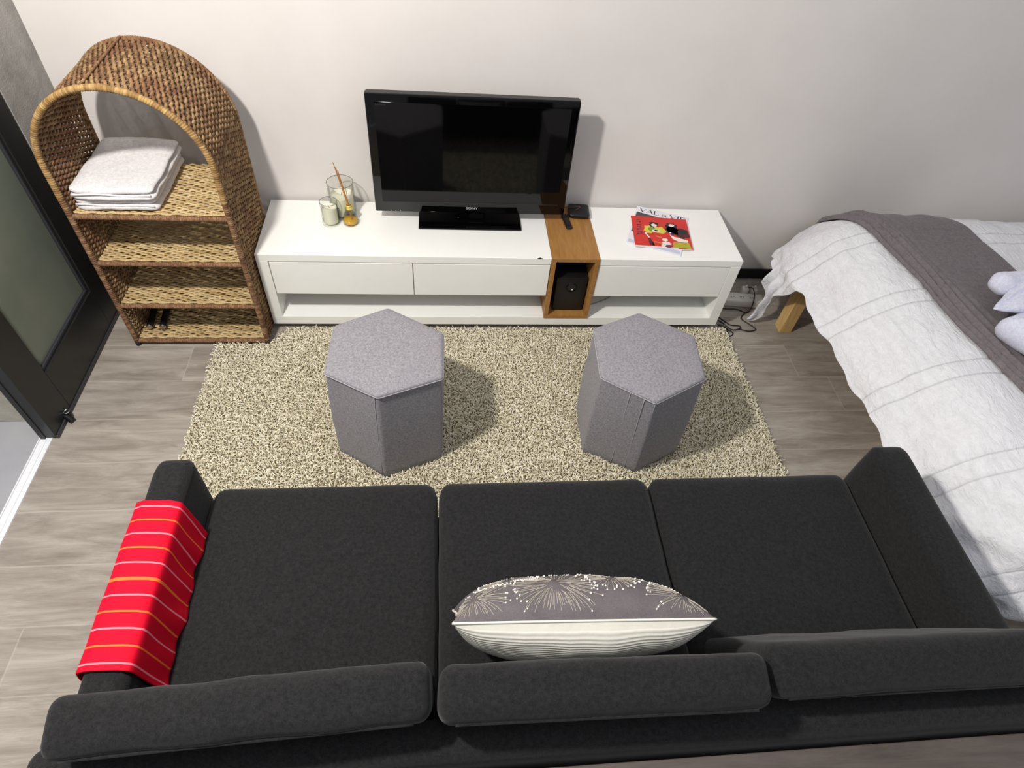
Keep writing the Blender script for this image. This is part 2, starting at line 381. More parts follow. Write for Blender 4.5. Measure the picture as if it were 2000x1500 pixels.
def rbox(dim, r, nx=24, ny=24, nz=8, puff=(0, 0, 0), wr=0.0, seed=0.0, wsc=9):
    """soft rounded box centred at the origin"""
    dim = np.array(dim, float); h = dim/2
    V, F = [], []; idx = {}
    def coord(i, n_, hh):
        t = 2*i/n_-1
        return hh*math.copysign(1-(1-abs(t))**1.35, t)
    N = (nx, ny, nz)
    def vid(i, j, k):
        if (i, j, k) not in idx:
            idx[(i, j, k)] = len(V); V.append((coord(i, nx, h[0]), coord(j, ny, h[1]), coord(k, nz, h[2])))
        return idx[(i, j, k)]
    for i in range(nx):
        for j in range(ny):
            F.append((vid(i, j, 0), vid(i, j+1, 0), vid(i+1, j+1, 0), vid(i+1, j, 0)))
            F.append((vid(i, j, nz), vid(i+1, j, nz), vid(i+1, j+1, nz), vid(i, j+1, nz)))
    for i in range(nx):
        for k in range(nz):
            F.append((vid(i, 0, k), vid(i+1, 0, k), vid(i+1, 0, k+1), vid(i, 0, k+1)))
            F.append((vid(i, ny, k), vid(i, ny, k+1), vid(i+1, ny, k+1), vid(i+1, ny, k)))
    for j in range(ny):
        for k in range(nz):
            F.append((vid(0, j, k), vid(0, j, k+1), vid(0, j+1, k+1), vid(0, j+1, k)))
            F.append((vid(nx, j, k), vid(nx, j+1, k), vid(nx, j+1, k+1), vid(nx, j, k+1)))
    V = np.array(V); r = np.minimum(np.array([r]*3 if np.isscalar(r) else r), h*0.999)
    inner = np.clip(V, -(h-r), h-r); d = V-inner
    dn = d/r; ln = np.linalg.norm(dn, axis=1); m = ln > 1e-9
    d[m] = d[m]/ln[m][:, None]*np.max(np.abs(dn[m]), axis=1)[:, None]
    V = inner+d
    q = V/h
    for ax in range(3):
        o1, o2 = [a for a in range(3) if a != ax]
        w = (1-np.clip(np.abs(q[:, o1]), 0, 1)**2.5)*(1-np.clip(np.abs(q[:, o2]), 0, 1)**2.5)
        V[:, ax] += puff[ax]*w*np.sign(q[:, ax])*np.abs(q[:, ax])**1.5
    if wr:
        n1 = fbm(V, wsc, seed); n2 = fbm(V, wsc, seed+31); n3 = fbm(V, wsc, seed+67)
        V = V + wr*np.stack([n1, n2, n3], 1)
    return V, F
def put(V, loc=(0, 0, 0), rot=(0, 0, 0)):
    m = np.array(Matrix.Rotation(rot[2], 3, 'Z') @ Matrix.Rotation(rot[1], 3, 'Y') @ Matrix.Rotation(rot[0], 3, 'X'))
    return V @ m.T + np.array(loc)

# ------------------------------------------------------------------ room
def struct(name, mb, mat, **k): return tag(mb.build(name, mat, **k), kind='structure')
struct('floor', MB().box(-0.665, 4.0, -3.4, 0.0, -0.05, 0.0, 0), M['floor'])
struct('wall_back', MB().box(-0.665, 4.0, 0.0, 0.12, -0.05, 2.75, 0), M['wall'])
struct('wall_left', MB().box(-0.82, -0.645, -0.272, 0.0, 0.0, 2.75, 0), M['cement'])
struct('trim_1', MB().box(-0.80, -0.645, -3.4, -0.272, 2.10, 2.75, 0), M['cement'])
struct('baseboard_back', MB().box(-0.645, 4.0, -0.014, -0.0005, 0.0, 0.052, 0.002), M['skirting'])
struct('trim_2', MB().box(-0.703, -0.667, -3.2, -0.272, -0.012, 0.004, 0.0015).box(-0.703, -0.699, -3.2, -0.272, 0.004, 0.010, 0.001).box(-0.681, -0.678, -3.2, -0.272, 0.004, 0.007, 0.0005).box(-0.667, -0.662, -3.2, -0.272, -0.012, 0.006, 0.001), M['alu'])
struct('trim_3', MB().box(-3.0, -0.704, -3.2, 0.3, -0.06, -0.012, 0), M['tile'])
struct('trim_4', MB().box(-0.90, -0.725, -0.835, -0.30, -0.012, 2.6, 0.004), M['plaster_out'])
struct('trim_5', MB().box(-1.6, -0.905, -0.80, -0.75, -0.012, 0.14, 0.004), M['skirting'])

# glazed door leaf
X1 = -0.645; X0 = -0.685
dr = bpy.data.objects.new('door_1', None); COL.objects.link(dr); dr.location = (-0.665, -0.6, 0); tag(dr, kind='structure')
leaf = MB().box(X0, X1, -0.372, -0.278, 0.006, 2.05, 0.003).box(X0, X1, -0.922, -0.792, 0.006, 2.05, 0.003)
leaf.box(X0, X1, -0.7925, -0.3715, 0.006, 0.20, 0.002).box(X0, X1, -0.7925, -0.3715, 1.95, 2.05, 0.002)
leaf.box(X0-0.014, X0+0.004, -0.926, -0.90, 0.004, 2.05, 0.002)
leaf.build('door_frame', M['door_paint'], dr)
MB().box(-0.672, -0.664, -0.795, -0.369, 0.196, 1.955, 0).build('glass_pane', M['frost'], dr)
bd = MB().box(-0.665, -0.653, -0.7915, -0.3725, 0.200, 0.214, 0.003).box(-0.665, -0.653, -0.3845, -0.3725, 0.214, 1.95, 0.003).box(-0.665, -0.653, -0.7915, -0.7795, 0.214, 1.95, 0.003)
bd.build('glazing_bead', M['bead'], dr)
MB().box(-0.648, -0.640, -0.922, -0.278, 0.004, 0.018, 0.002).build('door_seal', M['bead'], dr)
bt = MB().tube([(-0.636, -0.83, 0.012), (-0.636, -0.83, 0.03)], 0.010, 16).build('bolt', M['black_plastic'], dr)
t = MB(); t.tube([(-0.645, -0.835, 0.020), (-0.618, -0.852, 0.012)], 0.011, 16).build('bolt_knob', M['black_plastic'], bt)
MB().tube([(-0.638+0.0085*math.cos(a), -0.829+0.0085*math.sin(a), 0.035) for a in np.linspace(0, 2*PI, 20, endpoint=False)], 0.0022, 6, closed=True).build('bolt_ring', M['silver'], bt, smooth=True)

# ------------------------------------------------------------------ rug
RUG = [(-0.21, -0.472), (-0.015, -0.472), (0.03, -0.40), (0.06, -0.383), (1.955, -0.378), (1.955, -1.56), (-0.21, -1.56)]
rug = thing('shag_rug', 'cream long-pile shag rug on the grey floor in front of the sofa', 'rug', (0.87, -1.0, 0))
MB().prism([(x, y) for x, y in RUG][::-1], 0.001, 0.009).build('rug_backing', M['rug_back'], rug)
def make_pile():
    sp = 0.0056
    xs = np.arange(-0.208, 1.953, sp); ys = np.arange(-1.555, -0.380, sp)
    X, Y = np.meshgrid(xs, ys); P = np.stack([X.ravel(), Y.ravel()], 1) + rng.uniform(-sp*.6, sp*.6, (X.size, 2))
    keep = ~((P[:, 0] < 0.055) & (P[:, 1] > -0.472 + np.clip((P[:, 0]+0.01)*1.3, 0, .1)))
    keep &= ~((P[:, 1] < -1.46) & (rng.random(len(P)) < .5))
    # pouf footprints stay clear
    for cx, cy in ((0.508, -0.93), (1.375, -0.935)): keep &= ((P[:, 0]-cx)**2+(P[:, 1]-cy)**2) > 0.155**2
    P = P[keep]; n_ = len(P)
    ang = rng.uniform(0, 2*PI, n_); L = rng.uniform(0.014, 0.024, n_); lean = rng.uniform(0.3, 1.3, n_)
    curl = rng.uniform(-2.6, 2.6, n_)
    # large-scale lay of the pile
    lay = np.array([mnoise.noise(Vector((p[0]*4, p[1]*4, 0))) for p in P])*3
    ang = np.where(rng.random(n_) < 0.85, ang, lay*2+ang*0.25)
    K = 5; R = 0.0016
    V = np.zeros((n_, K, 3, 3)); cur = np.stack([P[:, 0], P[:, 1], np.full(n_, 0.008)], 1); a = ang.copy(); el = np.full(n_, 1.35)
    tri = np.array([0, 2*PI/3, 4*PI/3])
    for k in range(K):
        rad = R*(1.0 if k < K-1 else 0.75)*rng.uniform(0.85, 1.2, n_)
        side = np.stack([-np.sin(a), np.cos(a), np.zeros(n_)], 1)
        d = np.stack([np.cos(a)*np.cos(el), np.sin(a)*np.cos(el), np.sin(el)], 1)
        up = np.cross(d, side)
        for j in range(3):
            V[:, k, j] = cur + rad[:, None]*(np.cos(tri[j])*side + np.sin(tri[j])*up)
        cur = cur + d*(L/(K-1))[:, None]
        el = el - lean*(0.5 + 0.2*k); a = a + curl*0.55
        el = np.maximum(el, -0.35)
    V[..., 2] = np.maximum(V[..., 2], 0.003)
    # keep pile off the furniture
    m = V[..., 1] > -0.376; V[..., 1] = np.where(m & (V[..., 2] > 0.028), -0.376, V[..., 1])
    idx = np.arange(n_*K*3).reshape(n_, K, 3); Q = []
    for k in range(K-1):
        for j in range(3):
            j2 = (j+1) % 3
            Q.append(np.stack([idx[:, k, j], idx[:, k, j2], idx[:, k+1, j2], idx[:, k+1, j]], 1))
    Q.append(np.stack([idx[:, K-1, 0], idx[:, K-1, 1], idx[:, K-1, 2], idx[:, K-1, 2]], 1)[:0])
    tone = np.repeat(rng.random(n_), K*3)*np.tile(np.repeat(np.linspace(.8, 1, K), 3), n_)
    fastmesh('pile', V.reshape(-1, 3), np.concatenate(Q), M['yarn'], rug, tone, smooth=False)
make_pile()

# ------------------------------------------------------------------ arched seagrass shelf
shelf = thing('arched_wicker_shelf', 'tall arched seagrass shelf unit standing beside the black glazed door', 'shelf', (-0.2635, -0.29, 0))
CX, R0, ZC = -0.2635, 0.250, 0.778; YF, YB = -0.463, -0.125
S1 = ZC-0.012; S2 = S1+PI*R0; ST = S2+S1
def arch(s, off=0.0):
    s = np.asarray(s, float); R = R0+off
    x = np.where(s < S1, CX-R, np.where(s > S2, CX+R, CX-R*np.cos((np.clip(s, S1, S2)-S1)/R0)))
    z = np.where(s < S1, 0.012+s, np.where(s > S2, 0.012+ST-s, ZC+R*np.sin((np.clip(s, S1, S2)-S1)/R0)))
    return x, z
def strand_mesh(cent, Nrm, Bin, rn, rb, k=6):
    a = np.linspace(0, 2*PI, k, endpoint=False)
    P = cent[..., None, :] + rn*np.cos(a)[:, None]*Nrm[..., None, :] + rb*np.sin(a)[:, None]*Bin[..., None, :]
    return P
def quads_from(shape):   # shape strands x samples x k
    n_, m_, k = shape; idx = np.arange(n_*m_*k).reshape(n_, m_, k)
    return np.stack([idx[:, :-1, :], np.roll(idx, -1, 2)[:, :-1, :], np.roll(idx, -1, 2)[:, 1:, :], idx[:, 1:, :]], -1).reshape(-1, 4)
def shell():
    pitch, p = 0.0088, 0.0215                     # strands run front to back over stakes that follow the arch
    sk = np.arange(0.004, ST, pitch); nS = len(sk); ny = 84; y = np.linspace(YF+0.003, YB-0.003, ny)
    C = np.zeros((nS, ny, 3)); NN = np.zeros_like(C); BB = np.zeros_like(C); tone = np.zeros((nS, ny))
    for k, s0 in enumerate(sk):
        ph = k*PI + rng.uniform(-.25, .25) + 0.8*math.sin(s0*11)
        w = np.sin(PI*(y-YF)/p + ph)
        s = s0 + 0.0026*np.cos(PI*(y-YF)/p + ph)*(1 if k % 2 else -1)*0.5 + 0.0016*np.cos(PI*(y-YF)/p + ph) + 0.0012*np.sin(y*31+k)
        x0, z0 = arch(s); x1, z1 = arch(s, 0.01); N = np.stack([x1-x0, 0*x0, z1-z0], 1)/0.01
        C[k, :, 0] = x0+N[:, 0]*0.0040*w; C[k, :, 2] = z0+N[:, 2]*0.0040*w; C[k, :, 1] = y
        NN[k] = N; BB[k] = np.stack([-N[:, 2], 0*x0, N[:, 0]], 1)
        tone[k] = np.modf(np.abs(np.sin(np.floor((y-YF)/p/2+ph/PI/2)*12.9898+k*78.233)*43758.5453))[0]
    P = strand_mesh(C, NN, BB, 0.0032, 0.0053)
    fastmesh('woven_shell', P.reshape(-1, 3), quads_from(P.shape[:3]), M['grass_shell'], shelf, np.repeat(tone.ravel(), 6))
    sa_ = np.linspace(0, ST, 260); xa_, za_ = arch(sa_)
    for yk in np.arange(YF+p*0.5, YB, p):
        o = MB().tube(np.stack([xa_, np.full(260, yk), za_], 1), 0.0022, 5).build('stake', M['grass_stake'], shelf, smooth=True)
        o['label'] = 'thin brown stake the strands are woven around'
shell()
wrap = lambda per, amp=0.16, tw=1.0: (lambda sg, a: 1+amp*np.abs(np.sin(PI*sg/per+tw*a/2)))
def ropemesh(name, pts, r, mat, per=0.0075, parent=shelf, k=9):
    mb = MB(); mb.tube(pts, r, k, rf=wrap(per, 0.30))
    return mb.build(name, mat, parent, smooth=True, tone=np.repeat(np.modf(np.abs(np.sin(np.floor(np.arange(len(pts))/4)*12.98)*43758.5))[0], k))
sa = np.arange(0, ST, 0.0018); xa, za = arch(sa)
up_ = (za > 0.66); lo1 = (za <= 0.66) & (xa < CX); lo2 = (za <= 0.66) & (xa > CX)
pf = np.stack([xa, np.full(len(sa), YF), za], 1)
ropemesh('rope_edge', pf[up_], 0.0080, M['grass_rope'])
ropemesh('rope_edge', pf[lo1], 0.0078, M['grass_red']); ropemesh('rope_edge', pf[lo2], 0.0078, M['grass_red'])
ropemesh('rope_edge', np.stack([xa, np.full(len(sa), YB), za], 1), 0.0075, M['grass_shell'])
# seam rope over the crown
ropemesh('seam_rope', np.array([(CX+R0*math.cos(1.72)*1.035, y, ZC+R0*math.sin(1.72)*1.035) for y in np.arange(YF, YB, 0.0018)]), 0.0034, M['grass_shell'])
def mat_shelf(z, front=None):
    p = 0.020; xs = np.linspace(CX-R0+0.006, CX+R0-0.006, 130); ny = 40; ys = np.linspace(YF+0.012, YB-0.004, ny)
    cent = np.zeros((ny, len(xs), 3)); tone = np.zeros((ny, len(xs)))
    for j, y in enumerate(ys):
        ph = j*PI + rng.uniform(-.5, .5)
        cent[j, :, 0] = xs; cent[j, :, 2] = z+0.0028*np.sin(PI*xs/p+ph+0.6*np.sin(xs*31+j)); cent[j, :, 1] = y+0.0020*np.sin(xs*40+j*1.7)
        tone[j] = np.modf(np.abs(np.sin(np.floor(xs/p/2+ph/PI/2)*12.9898+j*78.233)*43758.5453))[0]
    NN = np.broadcast_to(np.array([0, 0, 1.0]), cent.shape); BB = np.broadcast_to(np.array([0, 1.0, 0]), cent.shape)
    P = strand_mesh(cent, NN, BB, 0.0026, 0.0050)
    o = fastmesh('shelf_board', P.reshape(-1, 3), quads_from(P.shape[:3]), M['grass_shelf'], shelf, np.repeat(tone.ravel(), 6))
    xs2 = np.arange(CX-R0+0.004, CX+R0-0.004, 0.0018)
    rp = MB(); pts = np.stack([xs2, np.full(len(xs2), YF+0.003), np.full(len(xs2), z-0.001)], 1)
    rp.tube(pts, 0.0075, 9, rf=wrap(0.008, 0.28))
    xs3 = np.arange(CX-R0+0.01, CX+R0-0.01, 0.003)     # scalloped tan border just above the brown rope
    rp2 = MB().tube(np.stack([xs3, YF+0.0125+0.0018*np.sin(xs3*95), z+0.0072+0.0024*np.abs(np.sin(xs3*60))], 1), 0.0032, 6, rf=wrap(0.012, 0.3))
    a = rp.build('front_rope', M['grass_red'], shelf, smooth=True, tone=rng.random(rp.nv))
    a.parent = o; b = rp2.build('border_strand', M['grass_shelf'], shelf, smooth=True, tone=rng.random(rp2.nv)); b.parent = o
    rails = MB()
    for y in (YF+0.02, (YF+YB)/2, YB-0.006): rails.tube([(CX-R0, y, z-0.006), (CX+R0, y, z-0.006)], 0.0035, 6)
    c = rails.build('support_rod', M['grass_stake'], shelf, smooth=True); c.parent = o
for z in (0.598, 0.405, 0.205, 0.022): mat_shelf(z)
for x in (CX-R0, CX+R0):
    for y in (YF, YB):
        MB().lathe([(0.0, 0), (0.009, 0), (0.010, 0.004), (0.0095, 0.03), (0, 0.03)], (x, y, 0.0), 14).build('foot', M['black_matte'], shelf, smooth=True)

# folded towels on the top shelf
def towel(name, label, cx, cy, z0, w, d, h, rz, layers=2, seed=0):
    t = thing(name, label, 'towel', (cx, cy, z0), 'folded white towels on the seagrass shelf')
    hh = h/layers
    mb = MB()
    for i in range(layers):
        V, F = rbox((w-0.006*(i % 2), d-0.006*(i % 2), hh*1.06), (0.035, 0.012, hh*0.5), 26, 26, 8, (0.002, 0.003, 0.001), 0.0035, seed+i*3, 14)
        V[:, 2] += 0.004*np.sin(V[:, 0]*14+seed)*np.clip(-V[:, 1]/d+.3, 0, 1)
        mb.add(put(V, (cx, cy, z0+hh*(i+0.5)), (0, 0, rz)), F)
    # rolled fold where the layers join at the back right
    a = np.linspace(0, 1, 20)
    mb.build('folded_cloth', M['towel'], t, smooth=True)
    e = MB()
    pts = np.stack([w*(a-0.5)*0.93, np.full(20, -d/2-0.0005), np.full(20, h*0.5)+0.002*np.sin(a*9+seed)], 1)
    e.tube(put(pts, (cx, cy, z0), (0, 0, rz)), 0.0035, 6).build('hem', M['towel'], t, smooth=True)
    return t
towel('folded_towel', 'lower folded white towel, lying directly on the top wicker shelf', -0.372, -0.272, 0.6035, 0.262, 0.325, 0.046, 0.0, 2, 1.0)
towel('folded_towel', 'upper folded white towel, topmost in the stack on the wicker shelf', -0.366, -0.278, 0.6505, 0.262, 0.335, 0.042, 0.0, 2, 5.0)

# small objects at the bottom of the shelf
for i, (x, lab) in enumerate(((-0.474, 'black grooved handle nearer the left side on the lowest wicker shelf'), (-0.424, 'black grooved handle further right on the lowest wicker shelf'))):
    t = thing('torch', lab, 'torch', (x, -0.34, 0.03), 'black handles on the lowest wicker shelf')
    pts = [(x, -0.408, 0.046), (x-0.016, -0.275, 0.046)]
    P = np.linspace(pts[0], pts[1], 60)
    MB().tube(P, 0.0125, 18, rf=lambda sg, a: 1+0.06*np.sign(np.sin(a*9))).build('grip', M['black_plastic'], t, autosmooth=35)
    MB().tube([(x+0.0005, -0.4135, 0.046), (x, -0.408, 0.046)], [0.0095, 0.0118], 18).build('end_cap', M['silver'], t, autosmooth=35)
    MB().tube([(x-0.016, -0.275, 0.046), (x-0.019, -0.25, 0.046), (x-0.0195, -0.235, 0.046)], [0.0125, 0.017, 0.017], 18).build('head', M['black_plastic'], t, autosmooth=35)

# ------------------------------------------------------------------ white media console
D = -0.375; H = 0.387; L = 1.90
con = thing('media_console', 'long low white lacquered media console against the wall', 'console', (0.95, -0.19, 0))
MB().box(0, 1.1185, D, -0.018, H-0.031, H, 0.0012).build('top_board', M['white'], con)
MB().box(1.3115, L, D, -0.018, H-0.031, H, 0.0012).build('top_board', M['white'], con)
MB().box(0, L, D, -0.018, 0.032, 0.074, 0.0012).build('bottom_board', M['white'], con)
for x in (0, L-0.042): MB().box(x, x+0.042, D, -0.018, 0.0742, H-0.0312, 0.0012).build('side_panel', M['white'], con)
MB().box(0.043, L-0.043, -0.030, -0.018, 0.0742, H-0.0312, 0).build('back_panel', M['white_in'], con)
MB().box(0.043, 1.117, D+0.03, -0.031, 0.195, 0.201, 0).build('inner_shelf', M['white_in'], con)
MB().box(1.313, L-0.043, D+0.03, -0.031, 0.195, 0.201, 0).build('inner_shelf', M['white_in'], con)
for a, b in ((0.045, 0.5785), (0.5815, 1.1165), (1.3135, 1.857)):
    MB().box(a, b, D+0.001, D+0.02, 0.196, 0.3515, 0.0012).build('drawer', M['white'], con)
MB().box(0.05, L-0.05, D+0.05, -0.03, 0.002, 0.0318, 0).build('plinth', M['black_matte'], con)
MB().prism([(1.060, D-0.0004), (1.083, D-0.0004), (1.073, D+0.006), (1.066, D+0.003)], H-0.003, H+0.0003).build('chipped_edge', M['ink'], con)
# wooden speaker box slotted in the middle
wb = thing('wooden_speaker_box', 'brown oak box slotted into the gap of the white console', 'box', (1.215, -0.2, 0.0745))
a0, a1, zb, zt = 1.1195, 1.3105, 0.0755, 0.391
MB().box(a0, a1, D-0.006, -0.0315, zt-0.017, zt, 0.0015).build('top_board', M['oak'], wb)
MB().box(a0, a1, D-0.006, -0.0315, zb, zb+0.017, 0.0015).build('bottom_board', M['oak'], wb)
for x in (a0, a1-0.018): MB().box(x, x+0.018, D-0.006, -0.0315, zb+0.0172, zt-0.0172, 0.0015).build('side_board', M['oak'], wb)
MB().box(a0+0.019, a1-0.019, -0.042, -0.032, zb+0.0175, zt-0.0175, 0).build('back_board', M['black_matte'], wb)
sub = thing('subwoofer', 'small black subwoofer with round port inside the wooden box', 'speaker', (1.222, -0.25, 0.093))
s0, s1 = 1.158, 1.287
MB().box(s0, s1, -0.350, -0.12, 0.0935, 0.272, 0.004).build('cabinet', M['black_plastic'], sub, autosmooth=40)
MB().lathe([(0.010, -0.004), (0.0165, -0.002), (0.020, 0.0035), (0.0225, 0.0035), (0.0235, 0.0)], (1.224, -0.3505, 0.220), 32, 'y').build('port_ring', M['black_gloss'], sub, smooth=True)
MB().lathe([(0.0, 0.0008), (0.016, 0.0008), (0.016, 0.0)], (1.224, -0.3505, 0.220), 32, 'y').build('port_hole', M['ink'], sub)
MB().lathe([(0.0, 0.0045), (0.0025, 0.004), (0.0032, 0.001)], (1.2275, -0.3508, 0.211), 14, 'y').build('indicator', M['plug_white'], sub, smooth=True)
# set-top box, stick and cable on the oak box
st = thing('media_box', 'flat black media box at the back of the oak speaker box', 'media box', (1.265, -0.075, zt))
MB().box(a0, a1, -0.0312, -0.018, zt-0.030, zt, 0).build('rear_strip', M['oak'], wb)
V, F = rbox((0.088, 0.088, 0.020), (0.014, 0.014, 0.006), 12, 12, 6); MB().add(put(V, (1.265, -0.075, zt+0.0125), (0, 0, -0.08)), F).build('casing', M['black_plastic'], st, smooth=True)
MB().box(1.235, 1.295, -0.105, -0.045, zt, zt+0.003, 0.001).build('foot', M['black_matte'], st)
rm = thing('streaming_stick', 'slim black stick lying on the oak box beside the television corner', 'remote', (1.205, -0.14, zt))
V, F = rbox((0.026, 0.098, 0.011), (0.006, 0.006, 0.004), 8, 14, 6); MB().add(put(V, (1.206, -0.143, zt+0.0062), (0, 0, 0.12)), F).build('casing', M['black_plastic'], rm, smooth=True)
MB().add(*[q for q in (lambda VF: (put(VF[0], (1.206, -0.143, zt+0.0119), (0, 0, 0.12)), VF[1]))(rbox((0.018, 0.05, 0.0012), 0.0005, 3, 3, 2))]).build('button_panel', M['black_matte'], rm)
cb = MB()
th = np.linspace(0, 1, 50)
cb.tube(np.stack([1.195+0.075*np.sin(th*PI*1.15), -0.11+0.075*th+0.012*np.sin(th*6), zt+0.003+0.028*np.sin(th*PI)], 1), 0.0022, 6)
tag(cb.build('looped_cable', M['cable_brown'], None, smooth=True), 'thin brown cable looping behind the black media box', 'cable')
cb = MB().tube(np.stack([1.325+0.115*np.sin(th*PI), -0.30+0.14*th, 0.0775+0.004*np.sin(th*PI)], 1), 0.0025, 6)
tag(cb.build('loose_cable', M['cable_grey'], None, smooth=True), 'grey cable curling in the open compartment right of the oak box', 'cable')

# ------------------------------------------------------------------ television
tv = thing('television', 'black flat-screen television on a rectangular stand on the console', 'television', (0.81, -0.13, H))
tx0, tx1, tz0, tz1, ty = 0.433, 1.187, 0.432, 0.899, -0.150
body = MB().box(tx0, tx1, ty, ty+0.030, tz0, tz1, 0.006)
body.build('cabinet', M['black_gloss'], tv, autosmooth=30)
MB().box(tx0+0.006, tx1-0.006, ty+0.004, ty+0.028, tz1-0.002, tz1+0.0015, 0.001).build('top_strip', M['bezel_top'], tv)
bk = MB().box(tx0+0.05, tx1-0.05, ty+0.030, ty+0.058, tz0+0.03, tz1-0.06, 0.012).build('rear_housing', M['black_plastic'], tv, autosmooth=40)
MB().box(tx0+0.031, tx1-0.105+0.074, ty-0.0008, ty+0.002, tz0+0.050, tz1-0.028, 0).build('screen', M['screen'], tv)
gr = MB().box(tx0+0.031, tx1-0.031, ty-0.0009, ty+0.001, tz0+0.0455, tz0+0.049, 0).build('bezel_groove', M['ink'], tv)
MB().box(0.60, 1.013, -0.202, -0.045, H+0.0005, H+0.009, 0.003).build('stand_base', M['black_gloss'], tv, autosmooth=30)
MB().box(0.755, 0.865, -0.137, -0.112, H+0.0092, tz0+0.05, 0.004).build('stand_neck', M['black_gloss'], tv, autosmooth=30)
for i in range(3): MB().box(0.492+i*0.018, 0.496+i*0.018, ty-0.0012, ty+0.0005, 0.4385, 0.4405, 0).build('indicator', M['chrome_text'], tv)
def text_mesh(name, txt, size, mat, parent, M4, ext=0.0003, sx=1.0):
    cu = bpy.data.curves.new(name, 'FONT'); cu.body = txt; cu.size = size; cu.extrude = ext; cu.align_x = 'CENTER'; cu.align_y = 'CENTER'
    to = bpy.data.objects.new(name, cu); COL.objects.link(to)
    bpy.context.view_layer.update()
    me = bpy.data.meshes.new_from_object(to); bpy.data.objects.remove(to)
    me.transform(Matrix.Diagonal((sx, 1, 1, 1)))
    me.transform(M4); pl = Vector((0, 0, 0)); p = parent
    while p is not None: pl += p.location; p = p.parent
    me.transform(Matrix.Translation(-pl)); me.materials.clear(); me.materials.append(mat)
    o = bpy.data.objects.new(name, me); COL.objects.link(o); o.parent = parent; return o
up = Matrix.Rotation(PI/2, 4, 'X')
text_mesh('maker_lettering', 'SONY', 0.013, M['chrome_text'], tv, Matrix.Translation((0.812, ty-0.001, 0.4555)) @ up, sx=1.35)
text_mesh('model_lettering', 'BRAVIA', 0.010, M['faint_text'], tv, Matrix.Translation((0.486, ty-0.0012, 0.862)) @ up, sx=1.1)

# ------------------------------------------------------------------ candles and diffuser
def cyl_glass(r, h, t=0.003, base=0.008, foot=0.0):
    return [(0, 0), (r-0.002, 0), (r+foot, 0.002), (r+foot, 0.006), (r, 0.011), (r, h-0.004), (r+0.0012, h-0.001), (r-0.0005, h), (r-t, h-0.002), (r-t, base+0.004), (r-t-0.003, base), (0, base)]
def candle(name, lab, c, r, h, wh):
    t = thing(name, lab, 'candle', c)
    MB().lathe(cyl_glass(r, h, foot=0.0015), c, 48).build('glass_jar', M['glass'], t, smooth=True)
    rr = r-0.0042
    MB().tube([(c[0]+(r-0.0008)*math.cos(a), c[1]+(r-0.0008)*math.sin(a), c[2]+h-0.001) for a in np.linspace(0, 2*PI, 48, endpoint=False)], 0.0013, 6, closed=True).build('glass_rim', M['rim'], t, smooth=True)
    MB().lathe([(0, 0.0090), (rr-0.001, 0.0090), (rr, 0.0105), (rr, wh-0.001), (rr-0.004, wh-0.002), (0, wh-0.003)], c, 40).build('wax', M['wax'], t, autosmooth=50)
    MB().tube([(c[0], c[1], c[2]+wh-0.0031), (c[0]+0.001, c[1], c[2]+wh+0.008)], 0.0008, 6).build('wick', M['ink'], t)
candle('glass_candle', 'small white candle in a clear glass, in front of the larger jar', (0.2585, -0.168, H+0.0005), 0.0335, 0.098, 0.070)
candle('glass_candle', 'larger wide clear glass jar candle behind the small candle and diffuser', (0.300, -0.098, H+0.0005), 0.0505, 0.140, 0.085)
c = (0.334, -0.170, H+0.0005)
df = thing('reed_diffuser', 'reed diffuser flask with amber oil beside the glass candles', 'diffuser', c)
MB().lathe([(0, 0), (0.024, 0), (0.029, 0.004), (0.031, 0.014), (0.029, 0.026), (0.021, 0.045), (0.0125, 0.060), (0.0105, 0.070), (0.0105, 0.082), (0.0088, 0.082), (0.0088, 0.070), (0.0105, 0.060), (0.0185, 0.045), (0.0262, 0.026), (0.0282, 0.014), (0.0265, 0.006), (0.0, 0.0035)], c, 40).build('flask', M['glass'], df, smooth=True)
MB().lathe([(0, 0.0045), (0.0255, 0.007), (0.0270, 0.014), (0.0262, 0.0215), (0, 0.0215)], c, 36).build('oil', M['oil'], df, smooth=True)
MB().lathe([(0.0110, 0.066), (0.0135, 0.068), (0.0135, 0.083), (0.0110, 0.085), (0.0092, 0.0845)], c, 30).build('collar', M['gold'], df, smooth=True)
for i, (dx, dy, dz) in enumerate([(-0.040, 0.030, 0.245), (-0.032, 0.026, 0.225), (-0.036, 0.036, 0.222), (-0.027, 0.031, 0.212), (-0.031, 0.021, 0.205), (-0.024, 0.026, 0.198)]):
    b0 = np.array(c)+np.array((0.012-0.004*(i % 3), -0.006+0.003*(i % 2), 0.0075)); nk = np.array(c)+np.array((-0.003+0.002*(i % 3), 0.002*(i//3), 0.083)); tp = np.array(c)+np.array((dx, dy, dz))
    MB().tube([b0, nk, tp], 0.0015, 6).build('reed', M['reed'], df)
MB().tube([np.array(c)+(0.0, 0.0, 0.085), np.array(c)+(-0.006, 0.022, 0.158)], 0.0009, 6).build('thin_stick', M['reed_dark'], df)

